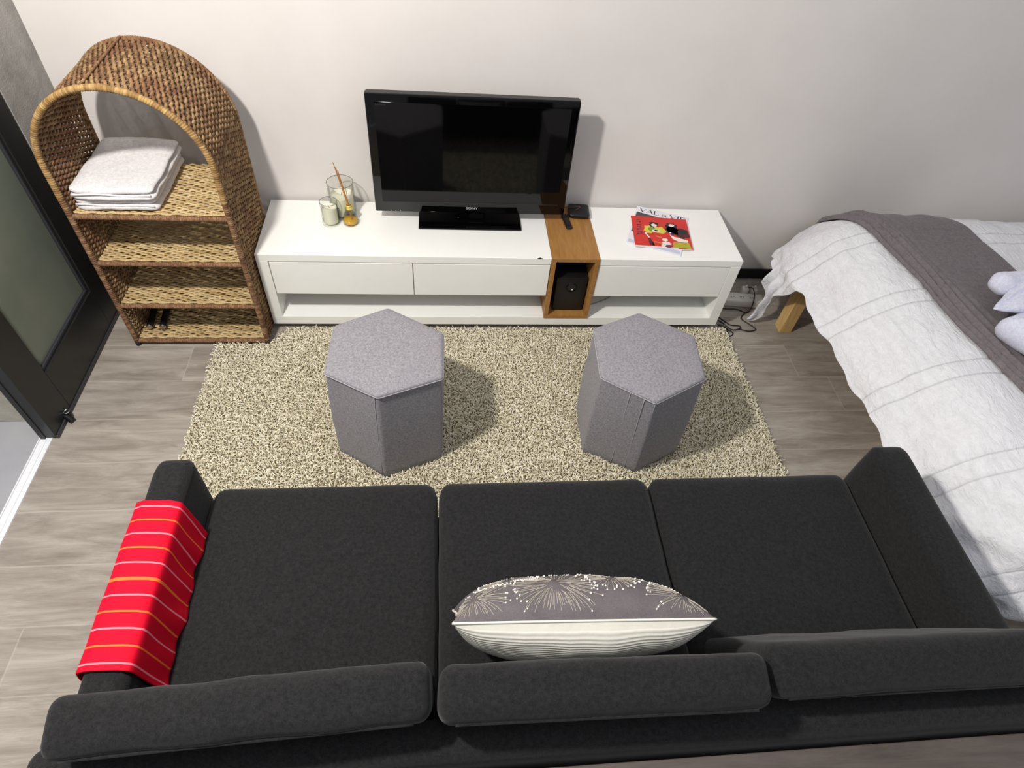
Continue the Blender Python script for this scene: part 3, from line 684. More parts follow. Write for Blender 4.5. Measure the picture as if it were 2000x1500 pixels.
# ------------------------------------------------------------------ magazines
def quad_frame(p00, p10, p01, z):   # origin bottom-left, x axis along bottom, y axis up the page
    p00 = np.array(p00); ex = np.array(p10)-p00; ey = np.array(p01)-p00
    return lambda u, v, dz=0.0: (p00[0]+ex[0]*u+ey[0]*v, p00[1]+ex[1]*u+ey[1]*v, z+dz)
def page_poly(fr, pts, dz, th=0.0002):
    b = [fr(u, v, dz) for u, v in pts]; t_ = [fr(u, v, dz+th) for u, v in pts]; n_ = len(pts)
    return b+t_, [tuple(range(n_))[::-1], tuple(range(n_, 2*n_))]+[(i, (i+1) % n_, n_+(i+1) % n_, n_+i) for i in range(n_)]
def blob(cx, cy, rx, ry, seed=0, n_=18, j=0.18, rot=0):
    r_ = random.Random(seed); o = []
    for i in range(n_):
        a = 2*PI*i/n_; k = 1+r_.uniform(-j, j); x = rx*k*math.cos(a); y = ry*k*math.sin(a)
        o.append((cx+x*math.cos(rot)-y*math.sin(rot), cy+x*math.sin(rot)+y*math.cos(rot)))
    return o
wm = thing('magazine', 'white magazine with large black serif title, lying under the red one', 'magazine', (1.59, -0.18, H))
frw = quad_frame((1.436, -0.268), (1.642, -0.350), (1.535, -0.010), H)
MB().add(*page_poly(frw, [(0, 0), (1, 0), (1, 1), (0, 1)], 0.0006, 0.0052)).build('pages', M['paper'], wm)
MB().add(*page_poly(frw, [(-.003, -.002), (1.004, -.002), (1.004, 1.002), (-.003, 1.002)], 0.0058, 0.0004)).build('cover', M['paper'], wm)
MB().add(*page_poly(frw, [(0.02, 0.02), (0.98, 0.02), (0.98, 0.1), (0.02, 0.1)], 0.0063, 0.0001)).build('cover_band', M['mag_lilac'], wm)
MB().add(*page_poly(frw, [(0.02, 0.30), (0.97, 0.30), (0.97, 0.79), (0.02, 0.845)], 0.0063, 0.0001)).build('cover_photo', M['mag_grey'], wm)
# serif title from strokes: letter cells in (0..1)
GL = {'V': [((0, 1), (.45, 0), .17), ((.45, 0), (.85, 1), .05)], 'A': [((0, 0), (.42, 1), .05), ((.42, 1), (.88, 0), .17), ((.18, .32), (.66, .32), .05)],
      'L': [((.12, 0), (.12, 1), .17), ((.12, .02), (.75, .02), .06), ((.75, 0), (.75, .3), .05)], 'D': [((.12, 0), (.12, 1), .17), ((.12, .97), (.5, .97), .05), ((.5, .97), (.78, .75), .12), ((.78, .75), (.78, .25), .16), ((.78, .25), (.5, .03), .12), ((.5, .03), (.12, .03), .05)],
      'E': [((.12, 0), (.12, 1), .17), ((.12, .97), (.72, .97), .06), ((.12, .5), (.55, .5), .05), ((.12, .03), (.75, .03), .06)], 'I': [((.15, 0), (.15, 1), .17)],
      'Q': [((.12, 0), (.12, 1), .12)]}
def serif(mb, word, u0, v0, w, h, dz):
    u = u0
    for ch in word:
        for (ax, ay), (bx, by), t_ in GL[ch]:
            a = np.array((u+ax*w, v0+ay*h)); b = np.array((u+bx*w, v0+by*h)); d = b-a; d /= np.linalg.norm(d); nn = np.array((-d[1], d[0]))*t_*w/2
            if abs(d[1]) > 0.3: nn = np.array((t_*w/2, 0))
            V, F = page_poly(frw, [tuple(a-nn), tuple(a+nn), tuple(b+nn), tuple(b-nn)][::-1], dz, 0.00015); mb.add(V, F)
        u += w*(0.45 if ch == 'I' else 1.02)
    return u
tm = MB(); e = serif(tm, 'VAL', 0.07, 0.865, 0.132, 0.105, 0.0063); e2 = serif(tm, 'DE', e+0.03, 0.868, 0.065, 0.055, 0.0063); serif(tm, 'VIE', e2+0.02, 0.865, 0.132, 0.105, 0.0063)
tm.build('title_lettering', M['ink'], wm)
rm_ = thing('magazine', 'red illustrated magazine with two painted figures, lying on top of the white one', 'magazine', (1.59, -0.2, H+0.007))
frr = quad_frame((1.4655, -0.297), (1.700, -0.319), (1.489, -0.090), H+0.0066)
MB().add(*page_poly(frr, [(0, 0), (1, 0), (1, 1), (0, 1)], 0.0002, 0.0040)).build('pages', M['paper'], rm_)
cv = MB(); cvm = ['mag_red', 'ink', 'mag_yellow', 'mag_navy', 'mag_olive', 'mag_pale', 'mag_maroon', 'mag_purple', 'mag_green', 'mag_orange']
def cp(pts, m, lv): V, F = page_poly(frr, pts, 0.0042+lv*0.00012, 0.0001); cv.add(V, F, cvm.index(m))
cp([(-.004, -.004), (1.004, -.004), (1.004, 1.004), (-.004, 1.004)], 'mag_red', 0)
cp([(-.004, -.004), (.75, -.004), (.75, .03), (-.004, .02)], 'mag_pale', 1)
cp(blob(.385, .74, .085, .09, 1), 'ink', 2); cp(blob(.39, .72, .05, .05, 2), 'mag_pale', 3)
cp(blob(.30, .58, .10, .14, 3), 'mag_yellow', 2); cp(blob(.45, .56, .12, .11, 4), 'mag_yellow', 2); cp(blob(.33, .58, .05, .08, 5), 'mag_green', 3)
cp([(.47, .66), (.53, .68), (.60, .52), (.56, .48)], 'mag_yellow', 3); cp(blob(.41, .53, .07, .045, 6), 'mag_pale', 4); cp(blob(.41, .54, .035, .03, 7), 'mag_navy', 5)
cp(blob(.70, .72, .11, .11, 8), 'ink', 2); cp(blob(.71, .75, .055, .045, 9), 'mag_pale', 4); cp(blob(.70, .60, .12, .11, 10), 'mag_navy', 3)
cp([(.60, .62), (.66, .74), (.80, .70), (.80, .45), (.66, .44)], 'mag_navy', 3); cp(blob(.86, .50, .13, .17, 11), 'mag_maroon', 3); cp(blob(.88, .55, .08, .07, 12), 'ink', 4)
cp([(.64, .45), (.70, .38), (.86, .32), (.95, .28), (.93, .21), (.78, .22), (.68, .30)], 'mag_pale', 5); cp(blob(.66, .50, .02, .02, 13), 'mag_pale', 5)
cp([(.68, .19), (.95, .22), (.98, .02), (.66, .02)], 'mag_olive', 4); cp(blob(.54, .25, .05, .05, 14), 'mag_pale', 4); cp(blob(.56, .14, .075, .05, 15), 'mag_pale', 4); cp(blob(.50, .06, .05, .05, 16), 'mag_pale', 4)
cp(blob(.58, .05, .06, .04, 17), 'mag_purple', 5); cp([(.20, .43), (.22, .47), (.27, .47), (.27, .45), (.23, .44), (.28, .30), (.26, .29)], 'mag_pale', 3)
cp([(.24, .28), (.29, .27), (.34, .05), (.26, .06)], 'mag_maroon', 3); cp([(.31, .2), (.35, .05), (.31, .05)], 'mag_maroon', 3); cp([(.34, .2), (.50, .14), (.50, .11), (.34, .15)], 'mag_orange', 3)
cp([(.38, .38), (.50, .34), (.49, .30), (.40, .33)], 'mag_orange', 3)
for k, (v, m) in enumerate(((.90, 'mag_maroon'), (.83, 'mag_maroon'), (.72, 'mag_maroon'), (.65, 'mag_purple'), (.57, 'mag_purple'), (.48, 'mag_purple'), (.42, 'mag_purple'))):
    u0 = .09-.004*k; s_ = .05+.012*(k > 3)
    cp([(u0, v), (u0+s_*1.6, v), (u0+s_*1.6, v-.02), (u0, v-.02)], m, 2); cp([(u0+(k % 2)*s_, v), (u0+s_*.4+(k % 2)*s_, v), (u0+s_*.4+(k % 2)*s_, v-.055), (u0+(k % 2)*s_, v-.055)], m, 3)
cv.build('cover', [M[m] for m in cvm], rm_)

# ------------------------------------------------------------------ hexagonal poufs
def pouf(label, top, bot, H_, seams):
    top = np.array(top); bot = np.array(bot); c = top.mean(0)
    t = thing('hexagonal_pouf', label, 'pouf', (c[0], c[1], 0.012), 'grey hexagonal fabric poufs on the rug')
    z0, z1 = 0.012, H_
    def ring(poly, inset, z, rr=0.008, k=5):
        # rounded hexagon corners
        out = []; n_ = 6; cc = poly.mean(0)
        P = cc+(poly-cc)*(1-inset/np.linalg.norm(poly-cc, axis=1)[:, None])
        for i in range(n_):
            a, b, d = P[i-1], P[i], P[(i+1) % n_]
            u = (a-b)/np.linalg.norm(a-b); w = (d-b)/np.linalg.norm(d-b)
            for tt in np.linspace(0, 1, k):
                p0 = b+u*rr; p2 = b+w*rr; out.append(((1-tt)**2*p0+2*tt*(1-tt)*b+tt*tt*p2))
            for tt in np.linspace(0.08, 0.92, 9):
                out.append((b+w*rr)*(1-tt)+(d+(b-d)/np.linalg.norm(b-d)*rr)*tt)
        return np.c_[np.array(out), np.full(len(out), z)]
    zs = np.linspace(0, 1, 14)
    body = [ring(bot, 0.006, z0)] + [ring(bot*(1-q)+top*q, -0.0035*math.sin(q*PI)+(0.002 if q < .99 else 0.0015), z0+0.004+(z1-0.010-z0-0.004)*q) for q in zs]
    P = np.array(body); P[:, :, :2] += (np.array([mnoise.noise(Vector((p[0]*9, p[1]*9, p[2]*5))) for p in P.reshape(-1, 3)]).reshape(P.shape[:2])*0.0022)[..., None]
    MB().grid(P, closed_v=True).build('side_cover', M['pouf'], t, smooth=True)
    tp = [ring(top, 0.0005, z1-0.0125), ring(top, -0.001, z1-0.008), ring(top, 0.002, z1-0.003, 0.010), ring(top, 0.009, z1-0.0005, 0.012)]
    for q in (0.9, 0.8, 0.65, 0.5, 0.35, 0.2, 0.08, 0.001):
        rg = ring(top, 0.009, z1, 0.012); rg[:, :2] = c+(rg[:, :2]-c)*q; rg[:, 2] = z1+0.006*(1-q**2.5); tp.append(rg)
    P = np.array(tp); P[3:, :, 2] += np.array([mnoise.noise(Vector((p[0]*11, p[1]*11, 3))) for p in P[3:].reshape(-1, 3)]).reshape(P[3:].shape[:2])*0.0025
    MB().grid(P, closed_v=True).build('top_cover', M['pouf'], t, smooth=True)
    rg = ring(top, -0.001, z1-0.0105); MB().tube(rg, 0.0021, 6, closed=True).build('piping', M['pouf_seam'], t, smooth=True)
    for k in range(6):
        cc = top.mean(0); a = bot[k]-cc; b = top[k]-cc
        pa = cc+a*(1-0.0075/np.linalg.norm(a)); pb = cc+b*(1-0.0045/np.linalg.norm(b))
        MB().tube(np.linspace((*pa, z0+0.006), (*pb, z1-0.012), 12), 0.0018, 6).build('corner_seam', M['pouf_seam'], t, smooth=True)
    for k, q in seams:
        a = bot[k]*(1-q)+bot[(k+1) % 6]*q; b = top[k]*(1-q)+top[(k+1) % 6]*q; cc = top.mean(0)
        a = a+(a-cc)/np.linalg.norm(a-cc)*0.001; b = b+(b-cc)/np.linalg.norm(b-cc)*0.001
        MB().tube(np.linspace((*a, z0+0.006), (*b, z1-0.012), 12), 0.0016, 6).build('panel_seam', M['pouf_seam'], t, smooth=True)
T1 = [(0.512, -0.722), (0.344, -0.808), (0.336, -1.013), (0.502, -1.110), (0.695, -1.036), (0.697, -0.842)]
B1 = [(0.512, -0.735), (0.340, -0.815), (0.322, -1.003), (0.495, -1.122), (0.690, -1.045), (0.695, -0.850)]
T2 = [(1.380, -0.733), (1.204, -0.812), (1.193, -1.031), (1.349, -1.138), (1.535, -1.041), (1.550, -0.848)]
B2 = [(1.388, -0.735), (1.206, -0.815), (1.200, -1.028), (1.379, -1.124), (1.556, -1.040), (1.560, -0.850)]
pouf('grey hexagonal pouf on the rug in front of the television', T1, B1, 0.446, [(2, .93)])
pouf('grey hexagonal pouf with side seams on the rug below the magazines', T2, B2, 0.440, [(2, .55), (2, .8)])

# ------------------------------------------------------------------ sofa
sofa = thing('three_seat_sofa', 'charcoal three-seat fabric sofa seen from above and behind', 'sofa', (0.98, -1.75, 0))
xs = [0.100, 0.681, 1.262, 1.848]
for i in range(3):
    w = xs[i+1]-xs[i]-0.003
    V, F = rbox((w, 0.60, 0.15), (0.032, 0.05, 0.035), 36, 36, 10, (0.0, 0.0, 0.010), 0.002, i*5+1, 8)
    top = V[:, 2] > 0.05
    if i == 1:   # soft pull lines in the middle cushion
        V[:, 2] += np.where(top, -0.005*np.exp(-((V[:, 0]-0.01)/0.012)**2)*np.clip(1-np.abs(V[:, 1]-0.10)/0.16, 0, 1), 0)
        V[:, 2] += np.where(top, 0.003*np.exp(-((V[:, 0]+0.02)/0.012)**2)*np.clip(1-np.abs(V[:, 1]-0.10)/0.16, 0, 1), 0)
    o = MB().add(put(V, ((xs[i]+xs[i+1])/2, -1.700, 0.372)), F).build('seat_cushion', M['sofa'], sofa, smooth=True)
V, F = rbox((1.742, 0.66, 0.17), 0.02, 30, 12, 6); MB().add(put(V, (0.974, -1.75, 0.205)), F).build('seat_base', M['sofa'], sofa, smooth=True)
def arm(x0, x1, ztop, yf, yb, name='armrest'):
    w = x1-x0; V, F = rbox((w, yf-yb, ztop-0.10), (0.020, 0.045, 0.028), 10, 40, 24, (0.003, 0, 0.003), 0.0015, x0*7, 7)
    return MB().add(put(V, ((x0+x1)/2, (yf+yb)/2, (ztop+0.10)/2)), F).build(name, M['sofa'], sofa, smooth=True)
arm(0.010, 0.0985, 0.585, -1.402, -2.05); arm(1.850, 1.950, 0.585, -1.402, -2.05)
# outer back frame with a rounded top rail
V, F = rbox((1.975, 0.078, 0.54), (0.05, 0.035, 0.035), 60, 10, 20, (0, 0, 0.0), 0.002, 3, 5)
MB().add(put(V, (0.980, -2.052, 0.370), (0.02, 0, 0)), F).build('back_frame', M['sofa'], sofa, smooth=True)
def back_cushion(x0, x1, ytop, ztop, tilt, rz=0, seed=0, th=0.094, hgt=0.36):
    V, F = rbox((x1-x0, th, hgt), (0.022, 0.026, 0.026), 44, 14, 24, (0.002, 0.004, 0.006), 0.0035, seed, 7)
    # pivot at the rear top edge
    V = V+np.array((0, -0*th, -hgt/2))
    V = put(V, ((x0+x1)/2, ytop, ztop), (tilt, 0, rz))
    o = MB().add(V, F).build('back_cushion', M['sofa'], sofa, smooth=True)
    # welt along the rear top edge
    xx = np.linspace(-(x1-x0)/2+0.03, (x1-x0)/2-0.03, 40)
    P = np.stack([xx, np.full(40, -th/2-0.001), np.full(40, -0.020)], 1)
    w_ = MB().tube(put(P, ((x0+x1)/2, ytop, ztop), (tilt, 0, rz)), 0.0028, 6).build('welt', M['sofa'], sofa, smooth=True)
    w_.parent = o
back_cushion(0.066, 0.674, -2.018, 0.752, math.radians(14), 0.038, 11)
back_cushion(0.686, 1.278, -2.016, 0.752, math.radians(12), -0.014, 21)
back_cushion(1.290, 1.900, -2.006, 0.736, math.radians(20), -0.005, 31)
for x in (0.06, 1.90):
    for y in (-1.47, -2.07): MB().lathe([(0, 0), (0.016, 0), (0.024, 0.105), (0, 0.105)], (x, y, 0.0), 16).build('leg', M['black_plastic'], sofa, autosmooth=40)

# red striped cloth over the left armrest
def red_cloth():
    t = thing('striped_arm_cloth', 'bright red cloth with thin pink and orange stripes over the left armrest', 'cloth', (0.055, -1.72, 0.5))
    prof = [(-0.006, 0.34), (-0.010, 0.42), (-0.008, 0.50), (-0.003, 0.555), (0.004, 0.583), (0.022, 0.5925), (0.05, 0.594), (0.082, 0.5925), (0.1005, 0.586), (0.1045, 0.570), (0.108, 0.53), (0.113, 0.49), (0.118, 0.458), (0.121, 0.452)]
    prof = np.array(prof); sg = np.concatenate([[0], np.cumsum(np.linalg.norm(np.diff(prof, axis=0), axis=1))])
    nu = 70; ss = np.linspace(0, sg[-1], nu); px = np.interp(ss, sg, prof[:, 0]); pz = np.interp(ss, sg, prof[:, 1])
    nv = 110; vv = np.linspace(0, 1, nv); P = np.zeros((nv, nu, 3)); UV = []
    for i, v in enumerate(vv):
        skew = 0.012*np.sin(ss/sg[-1]*PI)  # hem bows a little
        y = -1.538-0.362*v
        P[i, :, 0] = px + 0.010*v*0; P[i, :, 1] = y + skew*(1 if v < .5 else 0.6) - 0.004; P[i, :, 2] = pz
        side = np.clip((ss-0.36)/0.1, 0, 1)
        P[i, :, 0] += side*(0.004*np.sin(v*13+1)+0.003*np.sin(v*29+ss*20))+0.003*side*v
        left = np.clip((0.16-ss)/0.1, 0, 1); P[i, :, 0] -= left*(0.003+0.003*np.sin(v*11))
        P[i, :, 2] += 0.0012*np.sin(v*17+ss*11)
        for _ in range(nu): UV.append((v*10.85+0.05, 0))
    P[..., 0] -= 0.004*(1-vv)[:, None]*np.clip((0.24-ss)/0.2, 0, 1)[None]
    mb = MB().grid(P); o = mb.build('draped_cloth', M['red'], t, smooth=True, uvs=UV)
    sm = o.modifiers.new('thickness', 'SOLIDIFY'); sm.thickness = 0.0022; sm.offset = 0
red_cloth()

# printed scatter cushion
def scatter():
    t = thing('scatter_cushion', 'plump scatter cushion, grey flower print on one side and white ribbed back', 'cushion', (0.97, -1.83, 0.55))
    W, Hh, TH = 0.503, 0.30, 0.095
    def surf(u, v, side):   # u,v in -1..1
        pin = 1-0.055*(1-u*u)*abs(v)**3-0.0
        x = W/2*u*(1-0.05*(1-v*v)*abs(u)**3); y = Hh/2*v*pin
        e = max(0.0, (1-abs(u)**2.8))**0.46*max(0.0, (1-abs(v)**2.6))**0.50
        zz = TH*e*(0.92 if side > 0 else 0.8)
        zz += 0.007*e*mnoise.noise(Vector((u*3.2, v*3, side*5)))
        zz -= 0.004*e*abs(math.sin(u*9+1))*max(0, abs(v)-.55)*2
        return (x, y, side*zz)
    lean = math.radians(25)
    def place(V): return put(np.asarray(V, float), (0.965, -1.832, 0.592), (PI/2+lean, 0.0, -0.03))
    N = 56; us = np.linspace(-1, 1, N); us = np.sign(us)*(1-(1-np.abs(us))**1.25)
    for side, nm, m in ((1, 'printed_face', 'cush_grey'), (-1, 'ribbed_face', 'cush_white')):
        pass
    # local +z faces back toward the camera side, -z faces the room
    G = np.array([[surf(u, v, 1) for u in us] for v in us]); uv = [(u, v) for v in us for u in us]
    MB().grid(place(G.reshape(-1, 3)).reshape(G.shape)).build('ribbed_face', M['cush_white'], t, smooth=True, uvs=uv)
    edge = [surf(u, 1, 1) for u in us]+[surf(1, v, 1) for v in us[::-1]]+[surf(u, -1, 1) for u in us[::-1]]+[surf(-1, v, 1) for v in us]
    edge = np.array(edge); keep = [0]
    for i in range(1, len(edge)):
        if np.linalg.norm(edge[i]-edge[keep[-1]]) > 0.003: keep.append(i)
    MB().tube(place(edge[keep]), 0.0026, 6, cap=False).build('piping', M['cush_white'], t, smooth=True)
    # dandelion heads printed on the grey face
    G = np.array([[surf(u, v, -1) for u in us] for v in us])
    pm = MB().grid(place(G.reshape(-1, 3)).reshape(G.shape)); r_ = random.Random(3)
    def ray(cu, cv, a, r0, r1, bend):
        pts = []
        for q in np.linspace(0, 1, 7):
            r = r0+(r1-r0)*q; aa = a+bend*q
            u = cu+r*math.cos(aa)/(W/2); v = cv+r*math.sin(aa)/(Hh/2)
            if abs(u) > .985 or abs(v) > .985: break
            x, y, z = surf(u, v, -1); pts.append((x, y, z-0.0010))
        return pts
    for cu, cv, R_, nr in ((-0.20, 0.62, 0.100, 90), (-0.86, 0.72, 0.085, 64), (0.82, 0.74, 0.080, 60), (0.30, 0.30, 0.07, 50), (-0.55, 0.05, 0.08, 50), (0.75, -0.1, 0.08, 50)):
        for i in range(nr):
            a = 2*PI*i/nr+r_.uniform(-.05, .05); rr = R_*r_.uniform(0.72, 1.0)
            pts = ray(cu, cv, a, rr*r_.uniform(.12, .5), rr, r_.uniform(-.12, .12))
            if len(pts) < 2: continue
            pm.tube(place(pts), 0.00045, 4, cap=False, mi=1)
            if len(pts) == 7:
                x, y, z = pts[-1]; c_ = place([(x, y, z)])[0]
                bm = bmesh.new(); bmesh.ops.create_icosphere(bm, subdivisions=1, radius=0.0021)
                for v in bm.verts: v.co = Vector(c_)+v.co
                pm.bm(bm, 2); bm.free()
    uv += [(0, 0)]*(pm.nv-len(uv))
    pm.build('printed_face', [M['cush_grey'], M['print'], M['print_dot']], t, smooth=True, uvs=uv)
scatter()

# ledge behind the sofa (its edge crosses the lower right corner)
lg = thing('wooden_ledge', 'dark brown wooden ledge running behind the sofa back', 'ledge', (1.6, -2.25, 0.0))
MB().box(0.4, 3.2, -2.36, -2.106, 0.560, 0.590, 0.002).build('ledge_board', M['ledge'], lg)
MB().box(0.4, 3.2, -2.36, -2.125, 0.0, 0.5598, 0.002).build('ledge_panel', M['ledge'], lg)

# ------------------------------------------------------------------ bed
bed = thing('bed', 'low pine-legged bed beside the sofa, under a white duvet', 'bed', (2.9, -1.0, 0))
MB().box(2.262, 3.75, -1.70, -0.335, 0.215, 0.29, 0.004).build('bed_frame', M['pine'], bed)
V, F = rbox((1.46, 1.27, 0.15), 0.06, 30, 30, 10); MB().add(put(V, (3.04, -1.02, 0.3655)), F).build('mattress', M['mattress'], bed, smooth=True)
for x, y in ((2.207, -0.390), (2.207, -1.69), (3.68, -0.390), (3.68, -1.69)): MB().box(x, x+0.056, y, y+0.056, 0.0, 0.2145 if x > 3 else 0.29, 0.002).build('leg', M['pine'], bed)

X0, Y0, Y1, ZT = 2.43, -1.53, -0.37, 0.540
Rr, TM, VD = 0.30, math.radians(50), 0.40
def S(a, b, lift=0.0):
    dx = max(0.0, X0-a); dy = (b-Y1) if b > Y1 else ((b-Y0) if b < Y0 else 0.0)
    d = math.hypot(dx, dy); px = max(a, X0); py = min(max(b, Y0), Y1)
    if d < 1e-7: P = Vector((px, py, ZT)); N = Vector((0, 0, 1))
    else:
        ux, uy = -dx/d, dy/d; r = Rr
        th = min(d/r, TM); h = r*math.sin(th); dr_ = r*(1-math.cos(th)); rest = d-r*th
        if rest > 0:
            seg = min(rest, VD-r*TM); h += seg*math.cos(TM+0.0); dr_ += seg*math.sin(TM)
            more = rest-seg
            if more > 0:
                fo = min(1.0, more/0.12)
                h += more*0.12 + fo*0.022*math.sin(b*70+a*6); dr_ += more*0.99; py += fo*0.014*math.sin(b*48+a*14)
        P = Vector((px+ux*h, py+uy*h, ZT-dr_)); N = Vector((ux*math.sin(th), uy*math.sin(th), math.cos(th)))
    k = min(1.0, d/0.3)
    w = 0.012*mnoise.fractal(Vector((a*5, b*4, 1.3)), 1.0, 2.0, 3)*(0.35+0.9*k)
    w += 0.011*k*mnoise.noise(Vector((a*15+3, b*4.5, 7.1))) + 0.006*mnoise.noise(Vector((a*14, b*7, 2.2)))
    w += 0.012*max(0, 1-abs(b+1.62)/.22)*math.sin((a*1.0+b*0.8)*38)*k
    # pintuck ridges
    f = ((b+0.712+0.03+3.4)/0.34) % 1.0
    for q in (0.09, 0.91): w -= 0.003*math.exp(-((f-q)/0.012)**2)
    return P + N*(w+lift)
def duvet():
    t = thing('duvet', 'white crinkled duvet with sewn tuck lines, hanging over the bed foot', 'duvet', (2.9, -1.0, 0.5))
    bs = np.concatenate([np.linspace(Y0-0.36, Y1+0.10, 420), np.linspace(Y1+0.103, Y1+0.40, 50)])
    na = 110; P = np.zeros((len(bs), na, 3)); UV = []
    for i, b in enumerate(bs):
        am = X0-0.395-0.30*math.exp(-((b-(Y1+0.055))/0.125)**4)*(0.75+0.25*math.sin((b-Y1)*34)) + 0.006*math.sin(b*21)+0.004*math.sin(b*47+1) - 0.03*math.exp(-((b-Y0+.12)/.15)**2)
        if b > Y1+0.25: am += (b-Y1-.25)*.4
        for j in range(na):
            q = j/(na-1); a = am+(3.78-am)*(q**1.7 if q < 1 else 1)
            p = S(a, b)
            if p.z < 0.012: p.z = 0.012
            P[i, j] = p; UV.append((a, b))
    o = MB().grid(P).build('quilt', M['duvet'], t, smooth=True, uvs=UV)
    sm = o.modifiers.new('thickness', 'SOLIDIFY'); sm.thickness = 0.006; sm.offset = -1
duvet()
def throw():
    t = thing('bed_throw', 'grey ribbed throw blanket laid across the foot of the bed', 'throw', (2.6, -1.0, 0.54))
    bs = np.linspace(Y0-0.30, Y1+0.34, 260); na = 90; P = np.zeros((len(bs), na, 3)); UV = []
    for i, b in enumerate(bs):
        tt = (b+0.3)/-0.95   # 0 at far side
        aL = 2.345+0.125*max(-0.2, tt)+0.006*math.sin(b*9); aR = 2.80+0.10*tt
        for j in range(na):
            q = j/(na-1); a = aL+(aR-aL)*q**1.8; s_ = (a-aL)
            rib = 0.0
            for c0, wd, h_ in ((0.014, 0.008, 0.014), (0.044, 0.009, 0.013), (0.072, 0.008, 0.014), (0.104, 0.009, 0.009), (0.150, 0.012, 0.006)):
                rib += h_*math.exp(-((s_-c0-0.008*math.sin(b*3+c0*40))/wd)**2)
            rib += 0.0015*mnoise.noise(Vector((a*9, b*5, 8)))
            edge = 0.0 if (0 < j < na-1) else -0.006
            P[i, j] = S(a, b, 0.010+rib+edge); UV.append((a, b))
    o = MB().grid(P).build('woven_throw', M['throw'], t, smooth=True, uvs=UV)
    sm = o.modifiers.new('thickness', 'SOLIDIFY'); sm.thickness = 0.004; sm.offset = -1
throw()
def swan_towel():
    t = thing('rolled_towel', 'pale blue-white towel folded to a point, lying on the grey throw', 'towel', (2.62, -0.95, 0.55))
    V, F = rbox((0.26, 0.22, 0.085), (0.035, 0.05, 0.042), 36, 30, 14, (0, 0, 0.008), 0.006, 4, 12)
    V[:, 1] += 0.012*np.sin(V[:, 0]*18)*np.clip(V[:, 2]/0.04, -1, 1)
    MB().add(put(V, (2.640, -1.010, 0.602), (0.0, 0.05, 0.38)), F).build('lower_fold', M['towel_blue'], t, smooth=True)
    # flap folded over the roll, coming to a point at the left
    n_, m_ = 60, 44; P = np.zeros((n_, m_, 3))
    for i in range(n_):
        q = i/(n_-1); w = 0.002+0.125*min(1, q*1.25)**0.85; hgt = 0.002+0.048*math.sin(min(1, q*1.3)*PI/2)
        for j in range(m_):
            a = 2*PI*j/m_; x = q*0.36; y = w*math.cos(a)+0.075*q; z = hgt*math.sin(a)
            z += 0.012*math.exp(-((math.cos(a)-0.55)/0.16)**2)*min(1, q*3)*(1 if math.sin(a) > 0 else 0) - 0.008*math.exp(-((math.cos(a)-0.2)/0.15)**2)*min(1, q*3)
            P[i, j] = (x, y, z)
    V = P.reshape(-1, 3); qq = np.clip(V[:, 0]/0.08, 0, 1)[:, None]
    V = V+0.006*qq*np.stack([fbm(V, 12, 2), fbm(V, 12, 9), fbm(V, 12, 15)], 1)
    G = put(V, (2.492, -0.912, 0.628), (0.10, -0.08, 0.06)).reshape(n_, m_, 3)
    mb = MB().grid(G, closed_v=True); mb.f.append(tuple(range(m_))); mb.mi.append(0); mb.build('pointed_fold', M['towel_blue'], t, smooth=True)
    V, F = rbox((0.24, 0.085, 0.075), (0.045, 0.04, 0.036), 24, 16, 12, (0, 0, 0.0), 0.006, 14, 12)
    MB().add(put(V, (2.662, -0.800, 0.645), (0.1, 0, 0.05)), F).build('back_roll', M['towel_blue'], t, smooth=True)
swan_towel()

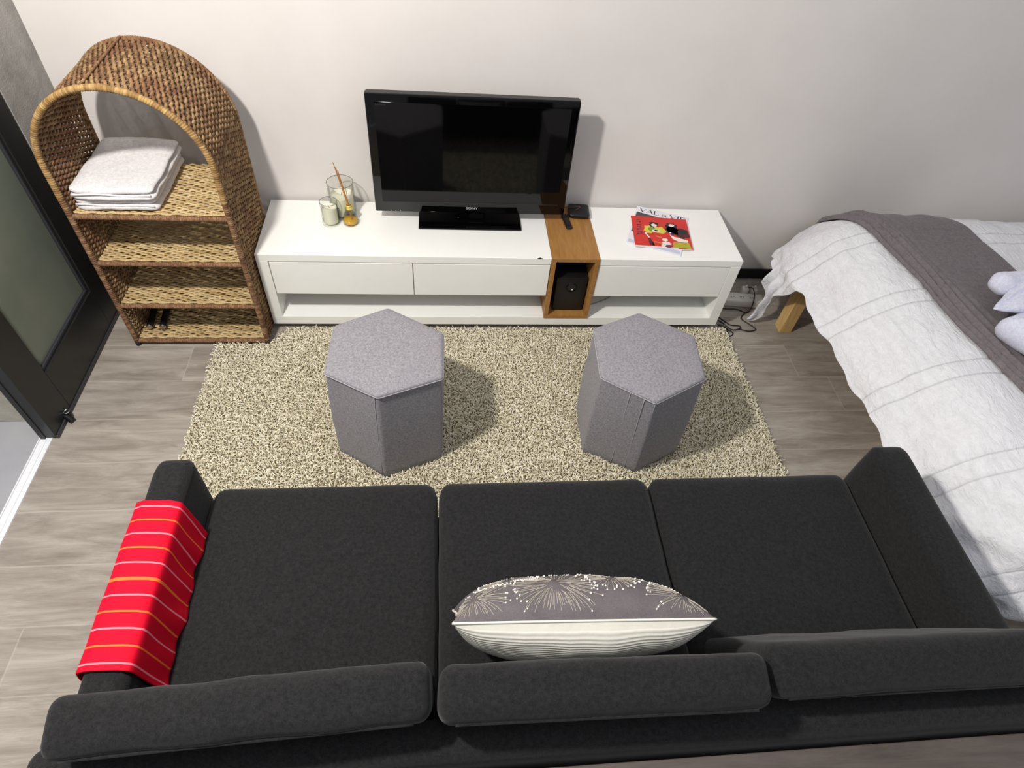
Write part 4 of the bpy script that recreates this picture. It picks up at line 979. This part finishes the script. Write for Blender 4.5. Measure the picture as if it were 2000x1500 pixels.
# ------------------------------------------------------------------ power strip, plugs and cables by the bed
ps = thing('power_strip', 'white power strip on the floor between the console and the bed', 'power strip', (2.09, -0.19, 0))
V, F = rbox((0.19, 0.062, 0.040), (0.008, 0.008, 0.008), 14, 8, 6); MB().add(put(V, (2.09, -0.195, 0.0205), (0, 0, -0.10)), F).build('housing', M['plug_white'], ps, smooth=True)
for k in range(3):
    cx, cy = 2.035+k*0.045, -0.190-k*0.0045
    MB().lathe([(0.0, 0.0405), (0.014, 0.0405), (0.016, 0.0425), (0.017, 0.0405)], (cx, cy, 0.0005), 20).build('socket', M['plug_white'], ps, smooth=True)
    for dx in (-0.006, 0.006): MB().lathe([(0, 0.0002), (0.0028, 0.0002), (0.0028, 0)], (cx+dx, cy-0.003, 0.0415), 12).build('socket_hole', M['ink'], ps)
for i, (x, y, lab) in enumerate(((2.107, -0.150, 'left white plug standing behind the power strip'), (2.148, -0.155, 'right white plug standing behind the power strip, nearer the bed'))):
    t = thing('power_plug', lab, 'plug', (x, y, 0), 'white plugs by the power strip')
    V, F = rbox((0.030, 0.034, 0.060), (0.008, 0.01, 0.012), 8, 8, 10); MB().add(put(V, (x, y, 0.0305)), F).build('plug_body', M['plug_white'], t, smooth=True)
    MB().tube([(x, y, 0.058), (x, y-0.003, 0.075)], [0.007, 0.004], 12).build('strain_relief', M['plug_white'], t, smooth=True)
def cable(label, pts, r=0.0026):
    pts = [Vector(p) for p in pts]; out = []
    for i in range(len(pts)-1):
        p0 = pts[max(i-1, 0)]; p1 = pts[i]; p2 = pts[i+1]; p3 = pts[min(i+2, len(pts)-1)]
        for q in np.linspace(0, 1, 12, endpoint=(i == len(pts)-2)):
            out.append(tuple(0.5*((2*p1)+(p2-p0)*q+(2*p0-5*p1+4*p2-p3)*q*q+(3*p1-p0-3*p2+p3)*q**3)))
    tag(MB().tube(out, r, 7).build('black_cable', M['cable'], None, smooth=True), label, 'cable', 'black cables on the floor beside the bed')
cable('black cable crossing the front of the power strip towards the console', [(1.93, -0.10, 0.006), (1.97, -0.225, 0.006), (2.05, -0.242, 0.006), (2.10, -0.262, 0.006), (2.128, -0.22, 0.047), (2.127, -0.175, 0.075), (2.125, -0.12, 0.03)])
cable('black cable looping forward from the power strip to the duvet tail', [(2.10, -0.262, 0.012), (2.075, -0.275, 0.006), (2.055, -0.305, 0.004), (2.085, -0.345, 0.004), (2.10, -0.375, 0.004), (2.06, -0.385, 0.004), (2.02, -0.37, 0.004)])
cable('black cable curling forward beside the lower console corner', [(1.915, -0.25, 0.004), (1.965, -0.315, 0.004), (1.990, -0.345, 0.004), (2.03, -0.352, 0.004), (2.02, -0.375, 0.010), (1.985, -0.375, 0.004), (1.955, -0.33, 0.004), (1.925, -0.30, 0.004)])
cable('black cable lying lowest beside the rug corner under the console', [(1.93, -0.345, 0.004), (1.955, -0.362, 0.004), (1.968, -0.372, 0.004), (1.985, -0.40, 0.004), (1.962, -0.415, 0.004), (1.94, -0.39, 0.034), (1.915, -0.365, 0.03)])
